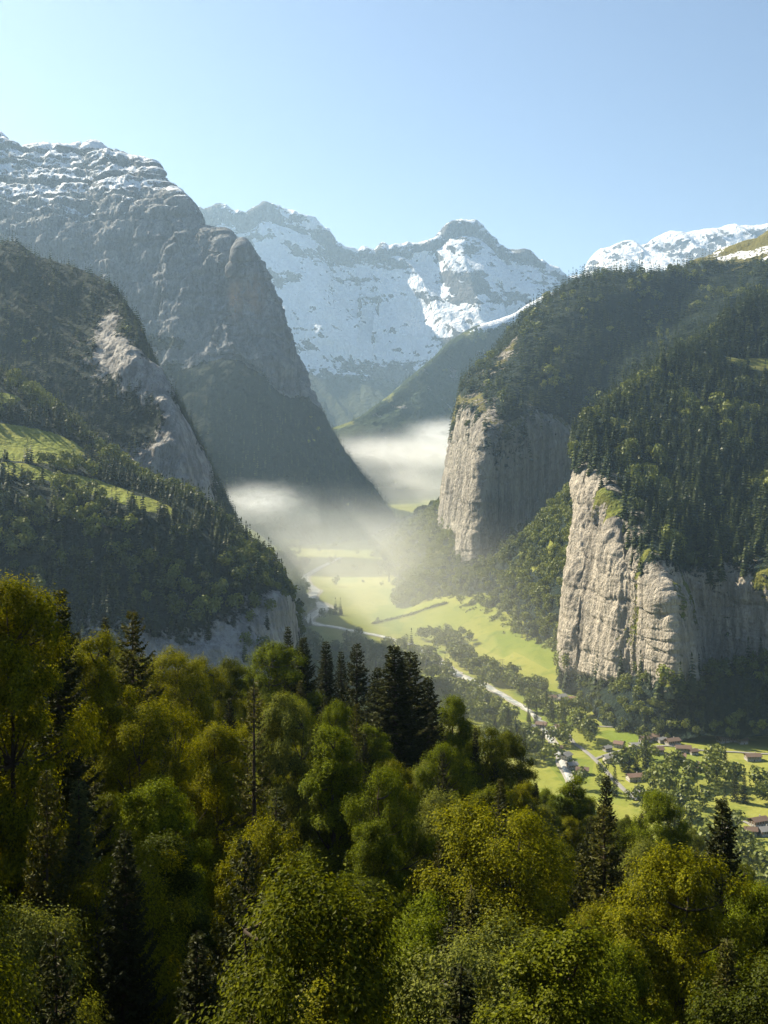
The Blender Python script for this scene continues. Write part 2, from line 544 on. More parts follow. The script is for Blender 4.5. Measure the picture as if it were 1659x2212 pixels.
# --- the great grey wall, left
cols = [  # unseen left end and back shaped low to let the sun past
    [(-400, 1300, 2700, 0), (-400, 1050, 2900, 0), (-400, 980, 3000, 1), (-400, 930, 3100, 1), (-400, 860, 3250, 1), (-400, 800, 3450, 1), (-400, 720, 3700, 1), (-400, 800, 4700, 0), (-400, 950, 5200, 0)],
    [(-60, 1300, 2700, 0), (-60, 950, 2900, 0), (-60, 880, 3020, 1), (-60, 700, 3150, 1), (-60, 560, 3300, 1), (-60, 440, 3550, 1), (-60, 300, 3850, 1), (-60, 560, 4700, 0), (-60, 900, 5200, 0)],
    [(20, 1300, 2750, 0), (10, 950, 2950, 0), (10, 885, 3050, 1), (10, 700, 3200, 1), (20, 520, 3350, 1), (25, 400, 3600, 1), (10, 318, 3850, 1), (20, 520, 4700, 0), (20, 900, 5200, 0)],
    [(80, 1300, 2750, 0), (70, 950, 2950, 0), (70, 885, 3050, 1), (70, 700, 3200, 1), (75, 520, 3350, 1), (60, 400, 3600, 1), (34, 346, 3800, 1), (60, 530, 4700, 0), (80, 900, 5200, 0)],
    [(130, 1290, 2750, 0), (130, 950, 2950, 0), (130, 885, 3050, 1), (130, 695, 3200, 1), (120, 520, 3350, 1), (100, 395, 3600, 1), (80, 331, 3850, 1), (100, 530, 4700, 0), (130, 900, 5200, 0)],
    [(220, 1280, 2750, 0), (210, 950, 2930, 0), (210, 880, 3040, 1), (210, 690, 3190, 1), (205, 520, 3340, 1), (195, 390, 3600, 1), (178, 331, 3850, 1), (200, 520, 4600, 0), (220, 900, 5100, 0)],
    [(290, 1270, 2730, 0), (270, 930, 2920, 0), (265, 870, 3030, 1), (260, 685, 3170, 1), (250, 515, 3320, 1), (225, 390, 3560, 1), (199, 320, 3820, 1), (240, 510, 4500, 0), (280, 900, 5000, 0)],
    [(340, 1260, 2720, 0), (320, 920, 2910, 0), (310, 865, 3020, 1), (300, 680, 3160, 1), (290, 510, 3300, 1), (265, 400, 3530, 1), (234, 341, 3760, 1), (270, 510, 4400, 0), (330, 900, 4900, 0)],
    [(430, 1240, 2700, 0), (390, 890, 2900, 0), (370, 830, 3010, 1), (352, 670, 3140, 1), (343, 510, 3270, 1), (335, 410, 3480, 1), (326, 359, 3650, 1), (350, 510, 4300, 0), (400, 900, 4800, 0)],
    [(450, 1230, 2690, 0), (410, 860, 2900, 0), (385, 805, 3000, 1), (368, 670, 3130, 1), (357, 530, 3250, 1), (346, 455, 3420, 1), (343, 396, 3560, 1), (360, 520, 4200, 0), (410, 900, 4700, 0)],
    [(490, 1220, 2680, 0), (450, 830, 2890, 0), (430, 785, 2980, 1), (410, 680, 3090, 1), (400, 590, 3170, 1), (393, 500, 3300, 1), (380, 412, 3480, 1), (390, 540, 4100, 0), (440, 900, 4600, 0)],
    [(550, 1200, 2670, 0), (510, 820, 2890, 0), (490, 790, 2970, 1), (462, 700, 3060, 1), (450, 620, 3130, 1), (443, 560, 3220, 1), (440, 490, 3380, 1), (440, 590, 4000, 0), (470, 900, 4500, 0)],
    [(610, 1190, 2680, 0), (570, 850, 2880, 0), (545, 825, 2960, 1), (520, 730, 3030, 1), (500, 650, 3090, 1), (490, 575, 3160, 1), (487, 508, 3280, 1), (490, 610, 3900, 0), (500, 900, 4400, 0)],
    [(650, 1190, 2700, 0), (595, 870, 2890, 0), (570, 845, 2960, 1), (545, 750, 3020, 1), (520, 670, 3070, 1), (506, 640, 3120, 1), (504, 606, 3200, 1), (505, 640, 3850, 0), (520, 900, 4400, 0)],
    [(720, 1180, 2750, 0), (625, 880, 2920, 0), (600, 852, 2970, 1), (570, 750, 3020, 1), (545, 665, 3060, 1), (530, 585, 3100, 1), (521, 522, 3150, 1), (530, 640, 3800, 0), (540, 900, 4400, 0)],
    [(815, 1165, 2850, 0), (672, 905, 2980, 0), (622, 838, 3000, 1), (598, 740, 3040, 1), (574, 660, 3075, 1), (553, 605, 3110, 1), (535, 566, 3180, 1), (545, 650, 3800, 0), (580, 900, 4400, 0)],
    [(868, 1142, 3050, 0), (735, 955, 3080, 0), (628, 828, 3080, 1), (607, 765, 3100, 1), (590, 706, 3120, 1), (571, 655, 3150, 1), (543, 598, 3210, 1), (560, 670, 3800, 0), (620, 900, 4400, 0)],
    [(850, 1140, 3600, 0), (720, 970, 3500, 0), (640, 890, 3450, 1), (622, 860, 3430, 1), (600, 830, 3420, 1), (580, 800, 3420, 1), (560, 780, 3430, 1), (575, 860, 3700, 0), (640, 1000, 4200, 0)],
    [(800, 1120, 3900, 0), (680, 1085, 3850, 0), (660, 1070, 3800, 1), (640, 1060, 3780, 1), (610, 1050, 3770, 1), (590, 1040, 3770, 1), (570, 1030, 3780, 1), (590, 1040, 4000, 0), (640, 1050, 4300, 0)],
]


def beds(G, period, wob, seed, stretch=1.0):
    # rock beds: each one steps back sharply above its ledge
    s = G[..., 2] / period + wob * fbm(G, period * 6, 3, seed) + 0.0006 * G[..., 0] * 60 / period
    k = np.floor(s)
    f = s - k
    h = (np.sin(k * 12.9898 + seed) * 43758.5453) % 1.0
    return (1 - smooth(0.72, 1.0, f)) * (0.35 + 0.65 * h)


def d_wall(G, c, N):
    w = np.linspace(0, 1, G.shape[1])[None, :]
    keep = 0.08 + 0.92 * smooth(0.0, 0.075, np.abs(w - 0.75))
    flute = fbm(G, 190, 6, 51, True, 0.62, (1, 1, 0.14))
    strat = fbm(G, 62, 4, 52, True, 0.5, (0.12, 0.12, 1.0))
    z = smooth(520, 760, G[..., 2])
    r = c * (flute * (46 - 12 * z) + beds(G, 62, 0.7, 59) * (7 + 24 * z) + beds(G, 23, 0.5, 60) * (3 + 6 * z) + strat * 4 + fbm(G, 75, 4, 58, True, 0.6, (1, 1, 0.14)) * 16 + fbm(G, 38, 3, 53) * 5) + (1 - c) * (fbm(G, 260, 4, 54) * 22 + fbm(G, 24, 2, 55) * 5)
    return r * keep


def a_wall(G, c, N):
    z = G[..., 2]
    n = fbm(G, 230, 5, 56)
    n2 = fbm(G, 110, 5, 57, True, 0.6, (0.25, 0.25, 1.6))
    slope = 1 - np.clip(N[..., 2], 0, 1)
    u, v = UV(G)
    snow = smooth(520, 900, z + n * 260) * np.clip(1.20 - 0.9 * slope - 0.35 * n2 - 0.5 * n, 0, 1)
    warm = np.exp(-(((u - 507) / 13) ** 2 + ((v - 645) / 35) ** 2)) + 0.5 * np.exp(-(((u - 548) / 22) ** 2 + ((v - 640) / 45) ** 2))
    # bands of forest on the ledges of the wall
    band = np.exp(-(((v - (735 + 0.10 * (u - 300))) / 20) ** 2)) * smooth(430, 380, u) + np.exp(-(((v - 800) / 22) ** 2)) * smooth(420, 380, u) * smooth(330, 350, u)
    return {'snow': snow, 'rock': np.clip(smooth(0.25, 0.7, c + n * 0.35) - 0.8 * band, 0, 1), 'grass': np.zeros_like(n), 'warm': warm}


m_wall = terrain_mat('grey_limestone', (0.265, 0.27, 0.28), (0.125, 0.13, 0.142), (0.018, 0.027, 0.016), (0.012, 0.020, 0.013), (0.12, 0.14, 0.03), (0.15, 0.15, 0.04), 2.6, strata=0.45, warm=(0.5, 0.3, 0.17))
massif('rock_mountain', cols, 460, 420, m_wall, d_wall, a_wall)

# --- the dark wooded hill with pale cliff bands, left
cols = [  # out-of-frame end and hidden back dropped so sunlight reaches the valley meadows
    [(-330, 1420, 1500, 0), (-330, 1150, 1600, 0), (-330, 1080, 1700, 0), (-330, 1000, 1800, 0), (-330, 960, 1900, 0), (-330, 900, 2050, 0), (-330, 1000, 2300, 0), (-330, 1100, 2600, 0)],
    [(-110, 1420, 1600, 0), (-110, 1100, 1700, 0), (-110, 1000, 1780, 0), (-110, 880, 1880, 0), (-110, 780, 1980, 0), (-110, 690, 2120, 0), (-110, 930, 2300, 0), (-110, 1100, 2500, 0)],
    [(-10, 1400, 1680, 0), (0, 1100, 1790, 0), (0, 960, 1850, 0), (0, 800, 1950, 0), (0, 650, 2080, 0), (0, 522, 2250, 0), (0, 800, 2420, 0), (0, 1100, 2620, 0)],
    [(90, 1400, 1690, 0), (80, 1095, 1790, 0), (80, 950, 1850, 0), (80, 790, 1950, 0), (80, 660, 2070, 0), (88, 556, 2240, 0), (90, 830, 2390, 0), (90, 1100, 2600, 0)],
    [(190, 1380, 1690, 0.1), (170, 1090, 1780, 0.2), (160, 930, 1840, 0.1), (160, 780, 1940, 0.35), (165, 690, 2050, 0.1), (180, 590, 2200, 0), (190, 850, 2330, 0), (190, 1100, 2550, 0)],
    [(290, 1370, 1690, 0.3), (260, 1075, 1770, 0.75), (255, 930, 1830, 0.25), (245, 795, 1915, 0.62), (235, 710, 2010, 0.62), (250, 625, 2140, 0), (265, 860, 2280, 0), (290, 1080, 2500, 0)],
    [(370, 1350, 1690, 0.2), (340, 1060, 1760, 1.0), (322, 925, 1820, 0.35), (292, 800, 1885, 0.95), (272, 735, 1960, 0.5), (290, 690, 2060, 0), (305, 800, 2260, 0), (330, 1000, 2600, 0)],
    [(430, 1340, 1730, 0.4), (395, 1050, 1770, 1.1), (368, 900, 1820, 0.85), (322, 810, 1880, 0.95), (300, 745, 1950, 0.3), (305, 716, 2020, 0), (320, 860, 2240, 0), (360, 1020, 2600, 0)],
    [(490, 1320, 1800, 0.2), (440, 1030, 1830, 0.8), (398, 896, 1870, 0.5), (343, 812, 1920, 0.6), (325, 778, 1970, 0.3), (314, 745, 2040, 0), (335, 900, 2260, 0), (380, 1040, 2600, 0)],
    [(560, 1290, 2050, 0), (478, 1075, 2080, 0.2), (420, 950, 2100, 0), (376, 862, 2130, 0), (345, 815, 2180, 0), (330, 785, 2230, 0), (350, 940, 2400, 0), (400, 1050, 2700, 0)],
    [(600, 1290, 2500, 0), (500, 1110, 2500, 0), (440, 1000, 2500, 0), (390, 920, 2500, 0), (360, 870, 2550, 0), (345, 840, 2600, 0), (365, 880, 2700, 0), (420, 960, 2900, 0)],
]


cols = [[(u, v, y * 0.72, c) for (u, v, y, c) in q] for q in cols]


def d_dark(G, c, N):
    k = smooth(0.3, 0.8, c)
    return k * (fbm(G, 65, 5, 61, True, 0.55, (1, 1, 0.18)) * 12 + fbm(G, 16, 3, 62) * 3) + (1 - k) * (fbm(G, 120, 4, 63) * 11 + fbm(G, 12, 2, 64) * 2)


def a_dark(G, c, N):
    n = fbm(G, 95, 5, 65)
    n2 = fbm(G, 43, 4, 66, stretch=(1, 1, 0.4))
    return {'snow': np.zeros_like(n), 'rock': np.clip(c * 1.05 + n2 * 0.5 - 0.02, 0, 1), 'grass': np.zeros_like(n)}


m_cliff = terrain_mat('pale_cliff', (0.42, 0.40, 0.375), (0.22, 0.212, 0.20), VEG_A, VEG_B, MEADOW_A, MEADOW_B, 1.3)
massif('wooded_hill', cols, 300, 330, m_cliff, d_dark, a_dark)

# --- the near spur with terraced meadows, left
cols = [  # end beyond the left edge lowered to keep the terraces in sun
    [(-330, 1900, 600, 0), (-330, 1480, 660, 0), (-330, 1350, 720, 0), (-330, 1180, 780, 0), (-330, 1050, 830, 0), (-330, 980, 900, 0), (-330, 920, 1000, 0), (-330, 850, 1150, 0), (-330, 950, 1400, 0)],
    [(-100, 1860, 660, 0), (-90, 1480, 720, 0.2), (-90, 1350, 760, 0.2), (-90, 1200, 820, 0), (-90, 1070, 870, 0), (-90, 990, 940, 0), (-90, 920, 1040, 0), (-90, 820, 1200, 0), (-90, 930, 1450, 0)],
    [(20, 1840, 700, 0), (20, 1480, 750, 0.3), (20, 1360, 790, 0.1), (15, 1205, 840, 0), (10, 1080, 890, 0), (10, 1010, 960, 0), (10, 940, 1060, 0), (5, 812, 1210, 0), (10, 900, 1500, 0)],
    [(150, 1830, 720, 0), (150, 1490, 770, 0.7), (150, 1370, 805, 0.4), (150, 1215, 855, 0), (150, 1095, 905, 0), (145, 1037, 965, 0), (140, 985, 1050, 0), (140, 905, 1180, 0), (150, 960, 1450, 0)],
    [(260, 1810, 740, 0), (260, 1490, 790, 0.9), (258, 1370, 820, 0.75), (256, 1230, 865, 0), (255, 1115, 910, 0), (250, 1075, 960, 0), (242, 1035, 1040, 0), (232, 985, 1140, 0), (240, 1040, 1400, 0)],
    [(350, 1800, 760, 0), (350, 1490, 805, 0.9), (350, 1370, 840, 0.6), (348, 1250, 880, 0), (346, 1140, 920, 0), (342, 1098, 965, 0), (335, 1070, 1030, 0), (328, 1046, 1110, 0), (330, 1100, 1400, 0)],
    [(450, 1790, 790, 0), (450, 1490, 825, 0.9), (450, 1370, 860, 0.8), (446, 1265, 890, 0.15), (440, 1180, 930, 0), (434, 1135, 970, 0), (428, 1100, 1020, 0), (420, 1078, 1090, 0), (430, 1140, 1400, 0)],
    [(550, 1770, 820, 0), (548, 1490, 850, 0.9), (545, 1385, 875, 0.8), (541, 1290, 900, 0.3), (536, 1235, 930, 0), (530, 1203, 965, 0), (522, 1180, 1010, 0), (512, 1160, 1070, 0), (520, 1220, 1400, 0)],
    [(600, 1740, 850, 0), (597, 1490, 880, 0.8), (592, 1385, 900, 0.9), (588, 1300, 920, 0.7), (582, 1258, 950, 0), (575, 1235, 980, 0), (566, 1215, 1020, 0), (552, 1196, 1080, 0), (560, 1260, 1400, 0)],
    [(640, 1700, 940, 0), (622, 1480, 960, 0.5), (612, 1385, 965, 1.0), (611, 1310, 975, 1.0), (609, 1272, 990, 0.2), (603, 1255, 1010, 0), (594, 1237, 1050, 0), (580, 1218, 1110, 0), (590, 1280, 1400, 0)],
    [(660, 1600, 1250, 0), (645, 1470, 1250, 0), (638, 1400, 1250, 0.5), (634, 1340, 1250, 0.5), (630, 1310, 1260, 0), (622, 1290, 1270, 0), (612, 1275, 1280, 0), (600, 1262, 1300, 0), (605, 1310, 1450, 0)],
]
TERRACE = [(30, 955, 1035, 26, 3.0), (95, 965, 1045, 16, 2.0), (60, 1015, 955, 9, 4.5), (115, 1018, 958, 8, 2.5), (205, 1050, 975, 14, 2.6), (235, 1062, 975, 9, 2.0), (300, 1092, 965, 10, 3.2), (350, 1108, 965, 5, 2.0), (5, 868, 1140, 9, 2.0)]


def d_near(G, c, N):
    k = smooth(0.3, 0.8, c)
    u, v = UV(G)
    return k * (fbm(G, 60, 5, 71, True, 0.55, (1, 1, 0.2)) * 11 + fbm(G, 14, 3, 72) * 2.5) + (1 - k) * (fbm(G, 90, 4, 73) * 6 + fbm(G, 12, 2, 74) * 1.0)


def a_near(G, c, N):
    n = fbm(G, 70, 5, 75)
    n2 = fbm(G, 35, 4, 76, stretch=(1, 1, 0.4))
    return {'snow': np.zeros_like(n), 'rock': np.clip(c * 0.88 + n2 * 0.55 - 0.03, 0, 1), 'grass': disc(G, TERRACE)}


TERRACE = [(a, b, y_, r_ * 1.12, s_) for a, b, y_, r_, s_ in TERRACE]
massif('meadow_spur', cols, 300, 330, m_cliff, d_near, a_near)

# --- the great wooded dome above the far cliff, right
cols = [
    [(1060, 1190, 3600, 0), (1050, 1120, 3600, 1), (1070, 1000, 3550, 1), (1080, 910, 3500, 0.5), (1110, 850, 3450, 0), (1160, 770, 3400, 0), (1250, 690, 3400, 0), (1400, 640, 3400, 0), (1500, 700, 4000, 0)],
    [(945, 1200, 2500, 0), (972, 1120, 2480, 1), (987, 1000, 2450, 1), (1010, 875, 2420, 0.4), (1040, 824, 2500, 0), (1085, 768, 2600, 0), (1150, 690, 2720, 0), (1330, 598, 3000, 0), (1400, 680, 3800, 0)],
    [(940, 1210, 2270, 0), (960, 1140, 2230, 1), (978, 1010, 2220, 1), (999, 872, 2210, 0.5), (1032, 824, 2300, 0), (1078, 770, 2430, 0.1), (1130, 706, 2560, 0.15), (1270, 612, 2820, 0), (1380, 670, 3600, 0)],
    [(975, 1230, 2050, 0), (985, 1185, 2040, 1), (1003, 1040, 2050, 1), (1022, 898, 2060, 0.6), (1060, 838, 2170, 0.35), (1098, 775, 2310, 0.5), (1150, 705, 2450, 0.3), (1290, 611, 2700, 0), (1390, 670, 3500, 0)],
    [(1008, 1260, 1880, 0), (1014, 1215, 1875, 1), (1034, 1085, 1885, 1), (1048, 932, 1905, 0.6), (1092, 865, 2040, 0.1), (1140, 790, 2210, 0), (1200, 722, 2370, 0), (1330, 606, 2640, 0), (1400, 670, 3500, 0)],
    [(1050, 1250, 1860, 0), (1052, 1205, 1870, 1), (1072, 1080, 1890, 1), (1082, 940, 1900, 0.5), (1120, 870, 2050, 0), (1170, 800, 2210, 0), (1240, 730, 2370, 0), (1365, 603, 2630, 0), (1420, 670, 3500, 0)],
    [(1100, 1240, 1920, 0), (1103, 1190, 1940, 1), (1118, 1060, 1955, 1), (1132, 920, 1965, 0.6), (1170, 860, 2090, 0), (1225, 790, 2240, 0), (1300, 710, 2410, 0), (1395, 605, 2620, 0), (1450, 670, 3500, 0)],
    [(1170, 1230, 1980, 0), (1170, 1165, 2000, 1), (1178, 1050, 2015, 1), (1190, 935, 2020, 0.7), (1222, 870, 2130, 0), (1280, 790, 2280, 0), (1360, 705, 2440, 0), (1440, 605, 2650, 0), (1500, 670, 3500, 0)],
    [(1240, 1230, 2000, 0), (1235, 1165, 2030, 1), (1238, 1060, 2040, 1), (1245, 960, 2040, 0.5), (1270, 890, 2130, 0), (1330, 800, 2290, 0), (1420, 700, 2480, 0.12), (1490, 590, 2750, 0.1), (1550, 640, 3500, 0)],
    [(1330, 1230, 1950, 0), (1330, 1150, 1980, 0.8), (1330, 1050, 1990, 0.7), (1335, 950, 2000, 0.2), (1355, 880, 2080, 0), (1410, 800, 2240, 0), (1490, 700, 2450, 0.1), (1545, 555, 2850, 0.1), (1600, 610, 3500, 0)],
    [(1440, 1230, 1850, 0), (1440, 1150, 1880, 0), (1440, 1050, 1910, 0), (1440, 950, 1950, 0), (1460, 870, 2050, 0), (1510, 780, 2200, 0), (1580, 690, 2400, 0), (1612, 532, 2900, 0.1), (1660, 590, 3500, 0)],
    [(1560, 1230, 1850, 0), (1560, 1150, 1850, 0), (1560, 1050, 1900, 0), (1560, 950, 1950, 0), (1580, 860, 2050, 0), (1620, 770, 2200, 0), (1680, 660, 2400, 0), (1665, 508, 2900, 0.1), (1720, 560, 3500, 0)],
    [(1800, 1230, 1850, 0), (1800, 1150, 1850, 0), (1800, 1050, 1900, 0), (1800, 950, 1950, 0), (1800, 850, 2050, 0), (1820, 740, 2200, 0), (1860, 620, 2400, 0), (1860, 440, 2900, 0), (1900, 500, 3500, 0)],
]


def d_dome(G, c, N):
    k = smooth(0.3, 0.8, c)
    return k * (fbm(G, 130, 6, 81, True, 0.6, (1, 1, 0.15)) * 20 + beds(G, 46, 1.1, 88) * 2.2 + fbm(G, 30, 4, 82) * 3) + (1 - k) * (fbm(G, 330, 4, 83, True) * 26 + fbm(G, 25, 2, 84) * 3)


def a_dome(G, c, N):
    n = fbm(G, 120, 5, 85)
    n2 = fbm(G, 70, 4, 86, stretch=(1, 1, 0.4))
    z = G[..., 2]
    u, v = UV(G)
    alp = smooth(300, 380, z + n * 40) * smooth(700, 1000, G[..., 0] + 260 * n)
    top = smooth(390, 450, z + 30 * n) * smooth(600, 760, G[..., 0])
    dry = smooth(0.05, 0.3, n) * smooth(1450, 1500, u) * smooth(640, 560, v)
    ledge = smooth(0.15, 0.45, fbm(G, 60, 4, 87, stretch=(1, 1, 0.25))) * k0(c)
    return {'snow': 0.55 * smooth(1440, 1500, u) * smooth(605, 560, v) * smooth(-0.1, 0.35, n2), 'rock': np.clip(c * 0.95 + n2 * 0.4, 0, 1) - 0.55 * ledge, 'grass': np.clip(0.8 * top + 0.7 * dry + 0.75 * ledge + 0.7 * smooth(0.3, 0.5, c) * smooth(0.6, 0.5, c), 0, 1)}


def k0(c):
    return smooth(0.3, 0.7, c)


m_dome = terrain_mat('buff_limestone', (0.38, 0.345, 0.29), (0.20, 0.185, 0.165), VEG_A, VEG_B, (0.115, 0.105, 0.03), (0.13, 0.12, 0.035), 1.5)  # the limestone's own buff and grey-brown tones
massif('wooded_dome', cols, 420, 420, m_dome, d_dome, a_dome)

# --- the near buttress and its wooded slope, right
cols = [
    [(1330, 1300, 1700, 0), (1320, 1230, 1700, 1), (1310, 1150, 1690, 1), (1300, 1060, 1690, 1), (1285, 985, 1680, 0.2), (1340, 905, 1750, 0), (1440, 820, 1880, 0), (1550, 750, 2000, 0), (1660, 680, 2100, 0), (1700, 800, 2500, 0)],
    [(1222, 1480, 1270, 0), (1232, 1392, 1272, 1), (1240, 1270, 1285, 1), (1262, 1090, 1340, 1), (1254, 960, 1405, 0.2), (1320, 895, 1510, 0), (1440, 805, 1670, 0), (1550, 725, 1840, 0), (1670, 645, 2010, 0), (1720, 750, 2500, 0)],
    [(1265, 1490, 1205, 0), (1268, 1425, 1210, 1), (1280, 1270, 1230, 1), (1295, 1120, 1265, 1), (1275, 990, 1345, 0.4), (1345, 925, 1450, 0), (1465, 835, 1620, 0), (1580, 750, 1790, 0), (1700, 660, 1980, 0), (1750, 760, 2500, 0)],
    [(1330, 1500, 1140, 0), (1335, 1445, 1145, 1), (1335, 1320, 1160, 1), (1330, 1170, 1190, 1), (1318, 1040, 1270, 0.5), (1380, 975, 1390, 0), (1495, 885, 1550, 0), (1620, 795, 1730, 0), (1750, 690, 1930, 0), (1800, 800, 2500, 0)],
    [(1400, 1510, 1105, 0), (1402, 1452, 1110, 1), (1396, 1360, 1120, 1), (1380, 1250, 1140, 1), (1362, 1130, 1200, 0.5), (1420, 1050, 1310, 0), (1530, 950, 1470, 0), (1660, 850, 1660, 0), (1800, 740, 1880, 0), (1850, 850, 2500, 0)],
    [(1470, 1510, 1040, 0), (1470, 1458, 1045, 1), (1462, 1385, 1053, 1), (1450, 1305, 1066, 1), (1425, 1215, 1115, 0.5), (1470, 1120, 1240, 0), (1570, 1010, 1400, 0), (1700, 900, 1590, 0), (1850, 780, 1820, 0), (1900, 900, 2500, 0)],
    [(1500, 1490, 1155, 0), (1496, 1440, 1160, 1), (1488, 1375, 1163, 1), (1480, 1310, 1165, 1), (1470, 1240, 1170, 0.5), (1520, 1150, 1250, 0), (1620, 1040, 1400, 0), (1740, 930, 1580, 0), (1880, 800, 1800, 0), (1950, 920, 2500, 0)],
    [(1570, 1480, 1150, 0), (1570, 1430, 1160, 1), (1568, 1370, 1162, 1), (1565, 1310, 1164, 1), (1560, 1240, 1168, 0.5), (1600, 1150, 1250, 0), (1690, 1040, 1390, 0), (1800, 930, 1560, 0), (1930, 810, 1780, 0), (2000, 930, 2500, 0)],
    [(1665, 1470, 1120, 0), (1665, 1422, 1130, 1), (1665, 1365, 1132, 1), (1662, 1305, 1134, 1), (1658, 1232, 1138, 0.5), (1695, 1140, 1220, 0), (1780, 1030, 1360, 0), (1880, 920, 1530, 0), (2000, 800, 1750, 0), (2100, 920, 2500, 0)],
    [(1900, 1470, 1050, 0), (1900, 1422, 1060, 1), (1900, 1365, 1062, 1), (1900, 1305, 1064, 1), (1895, 1232, 1068, 0.5), (1925, 1140, 1150, 0), (2000, 1030, 1290, 0), (2090, 920, 1460, 0), (2200, 800, 1680, 0), (2300, 920, 2500, 0)],
]
SLOPE_MEADOWS = [(1650, 765, 1700, 26, 2.2), (1620, 800, 1640, 10, 2.0), (1330, 915, 1460, 9, 2.2), (1300, 935, 1420, 7, 1.8), (1650, 620, 2050, 14, 1.6)]


def d_butt(G, c, N):
    k = smooth(0.3, 0.85, c)
    return k * (fbm(G, 75, 5, 91, True, 0.58, (1, 1, 0.17)) * 13 + fbm(G, 24, 4, 92, True, 0.6, (1, 1, 0.12)) * 4.5 + fbm(G, 15, 3, 98, True, 0.6, (0.14, 0.14, 1)) * 1.0 + beds(G, 31, 1.1, 99) * 1.5 + beds(G, 9.5, 0.8, 89) * 0.9 + fbm(G, 9, 2, 93) * 0.8) + (1 - k) * (fbm(G, 170, 4, 94, True) * 15 + fbm(G, 18, 2, 95) * 1.6)


def a_butt(G, c, N):
    n = fbm(G, 80, 5, 96)
    ledge = smooth(0.12, 0.42, fbm(G, 38, 4, 97, stretch=(1, 1, 0.3)) + 0.25 * (N[..., 2] - 0.3)) * k0(c)
    return {'snow': np.zeros_like(n), 'rock': np.clip(c * 0.95 + n * 0.35, 0, 1) - 0.5 * ledge, 'grass': np.clip(disc(G, SLOPE_MEADOWS) + 0.8 * ledge, 0, 1)}


m_butt = terrain_mat('warm_limestone', (0.46, 0.41, 0.335), (0.26, 0.235, 0.20), VEG_A, VEG_B, (0.11, 0.13, 0.022), (0.15, 0.145, 0.03), 0.8)
massif('cliff_buttress', cols, 420, 460, m_butt, d_butt, a_butt)

# --- wooded scree below the cliffs, right
cols = [
    [(770, 1195, 2900, 0), (830, 1160, 2880, 0), (900, 1120, 2860, 0), (985, 1075, 2800, 0), (1050, 1060, 2900, 0)],
    [(790, 1225, 2550, 0), (850, 1180, 2540, 0), (910, 1135, 2520, 0), (985, 1085, 2480, 0), (1060, 1070, 2600, 0)],
    [(845, 1270, 2120, 0), (895, 1225, 2120, 0), (935, 1185, 2120, 0), (985, 1135, 2120, 0), (1060, 1100, 2250, 0)],
    [(858, 1322, 1800, 0), (910, 1275, 1820, 0), (955, 1245, 1835, 0), (1012, 1232, 1850, 0), (1080, 1160, 1950, 0)],
    [(960, 1320, 1700, 0), (1000, 1280, 1720, 0), (1040, 1240, 1750, 0), (1090, 1212, 1790, 0), (1150, 1140, 1900, 0)],
    [(1035, 1375, 1560, 0), (1070, 1310, 1600, 0), (1110, 1240, 1650, 0), (1165, 1145, 1720, 0), (1220, 1090, 1850, 0)],
    [(1110, 1410, 1450, 0), (1135, 1330, 1490, 0), (1165, 1240, 1540, 0), (1225, 1092, 1620, 0), (1280, 1040, 1750, 0)],
    [(1180, 1435, 1370, 0), (1200, 1350, 1390, 0), (1225, 1250, 1420, 0), (1268, 1110, 1480, 0), (1320, 1060, 1600, 0)],
    [(1260, 1455, 1300, 0), (1270, 1370, 1300, 0), (1290, 1270, 1310, 0), (1320, 1160, 1350, 0), (1360, 1100, 1450, 0)],
]
SCREE_GRASS = [(1235, 1270, 1390, 1, 1)]


def d_scree(G, c, N):
    return fbm(G, 110, 4, 101, True) * 12 + fbm(G, 14, 2, 102) * 1.5


def a_scree(G, c, N):
    n = fbm(G, 60, 4, 103)
    return {'snow': np.zeros_like(n), 'rock': 0.25 * smooth(0.2, 0.5, n), 'grass': 0.7 * smooth(0.15, 0.45, n)}


massif('scree_slope', cols, 220, 160, m_cliff, d_scree, a_scree)

cols = [
    [(1255, 1540, 1190, 0), (1268, 1490, 1200, 0), (1285, 1450, 1210, 0), (1300, 1420, 1230, 0), (1320, 1400, 1300, 0)],
    [(1310, 1590, 1090, 0), (1320, 1540, 1100, 0), (1335, 1505, 1110, 0), (1350, 1475, 1130, 0), (1370, 1420, 1200, 0)],
    [(1400, 1610, 1040, 0), (1405, 1560, 1050, 0), (1410, 1515, 1065, 0), (1420, 1482, 1085, 0), (1430, 1430, 1150, 0)],
    [(1500, 1605, 1020, 0), (1500, 1560, 1040, 0), (1500, 1510, 1070, 0), (1500, 1472, 1130, 0), (1510, 1420, 1200, 0)],
    [(1590, 1600, 1010, 0), (1590, 1550, 1030, 0), (1590, 1500, 1060, 0), (1590, 1462, 1120, 0), (1600, 1410, 1200, 0)],
    [(1690, 1590, 990, 0), (1690, 1540, 1010, 0), (1690, 1490, 1040, 0), (1690, 1448, 1090, 0), (1700, 1400, 1200, 0)],
    [(1950, 1590, 930, 0), (1950, 1540, 950, 0), (1950, 1480, 980, 0), (1950, 1425, 1030, 0), (1950, 1400, 1150, 0)],
]
massif('scree_fan', cols, 150, 100, m_cliff, d_scree, a_scree)

# ------------------------------------------------------------------ the named trees of the foreground
YEL, LIME, OLIVE, PALE, DEEP = (1.14, 1.10, 0.9), (0.84, 1.0, 1.2), (0.66, 0.72, 1.2), (1.05, 1.12, 9.0), (0.38, 0.46, 1.4)
FIRC, FIRY, FIRP = (0.75, 0.8, 0.9), (1.4, 1.3, 0.9), (1.9, 2.0, 2.6)
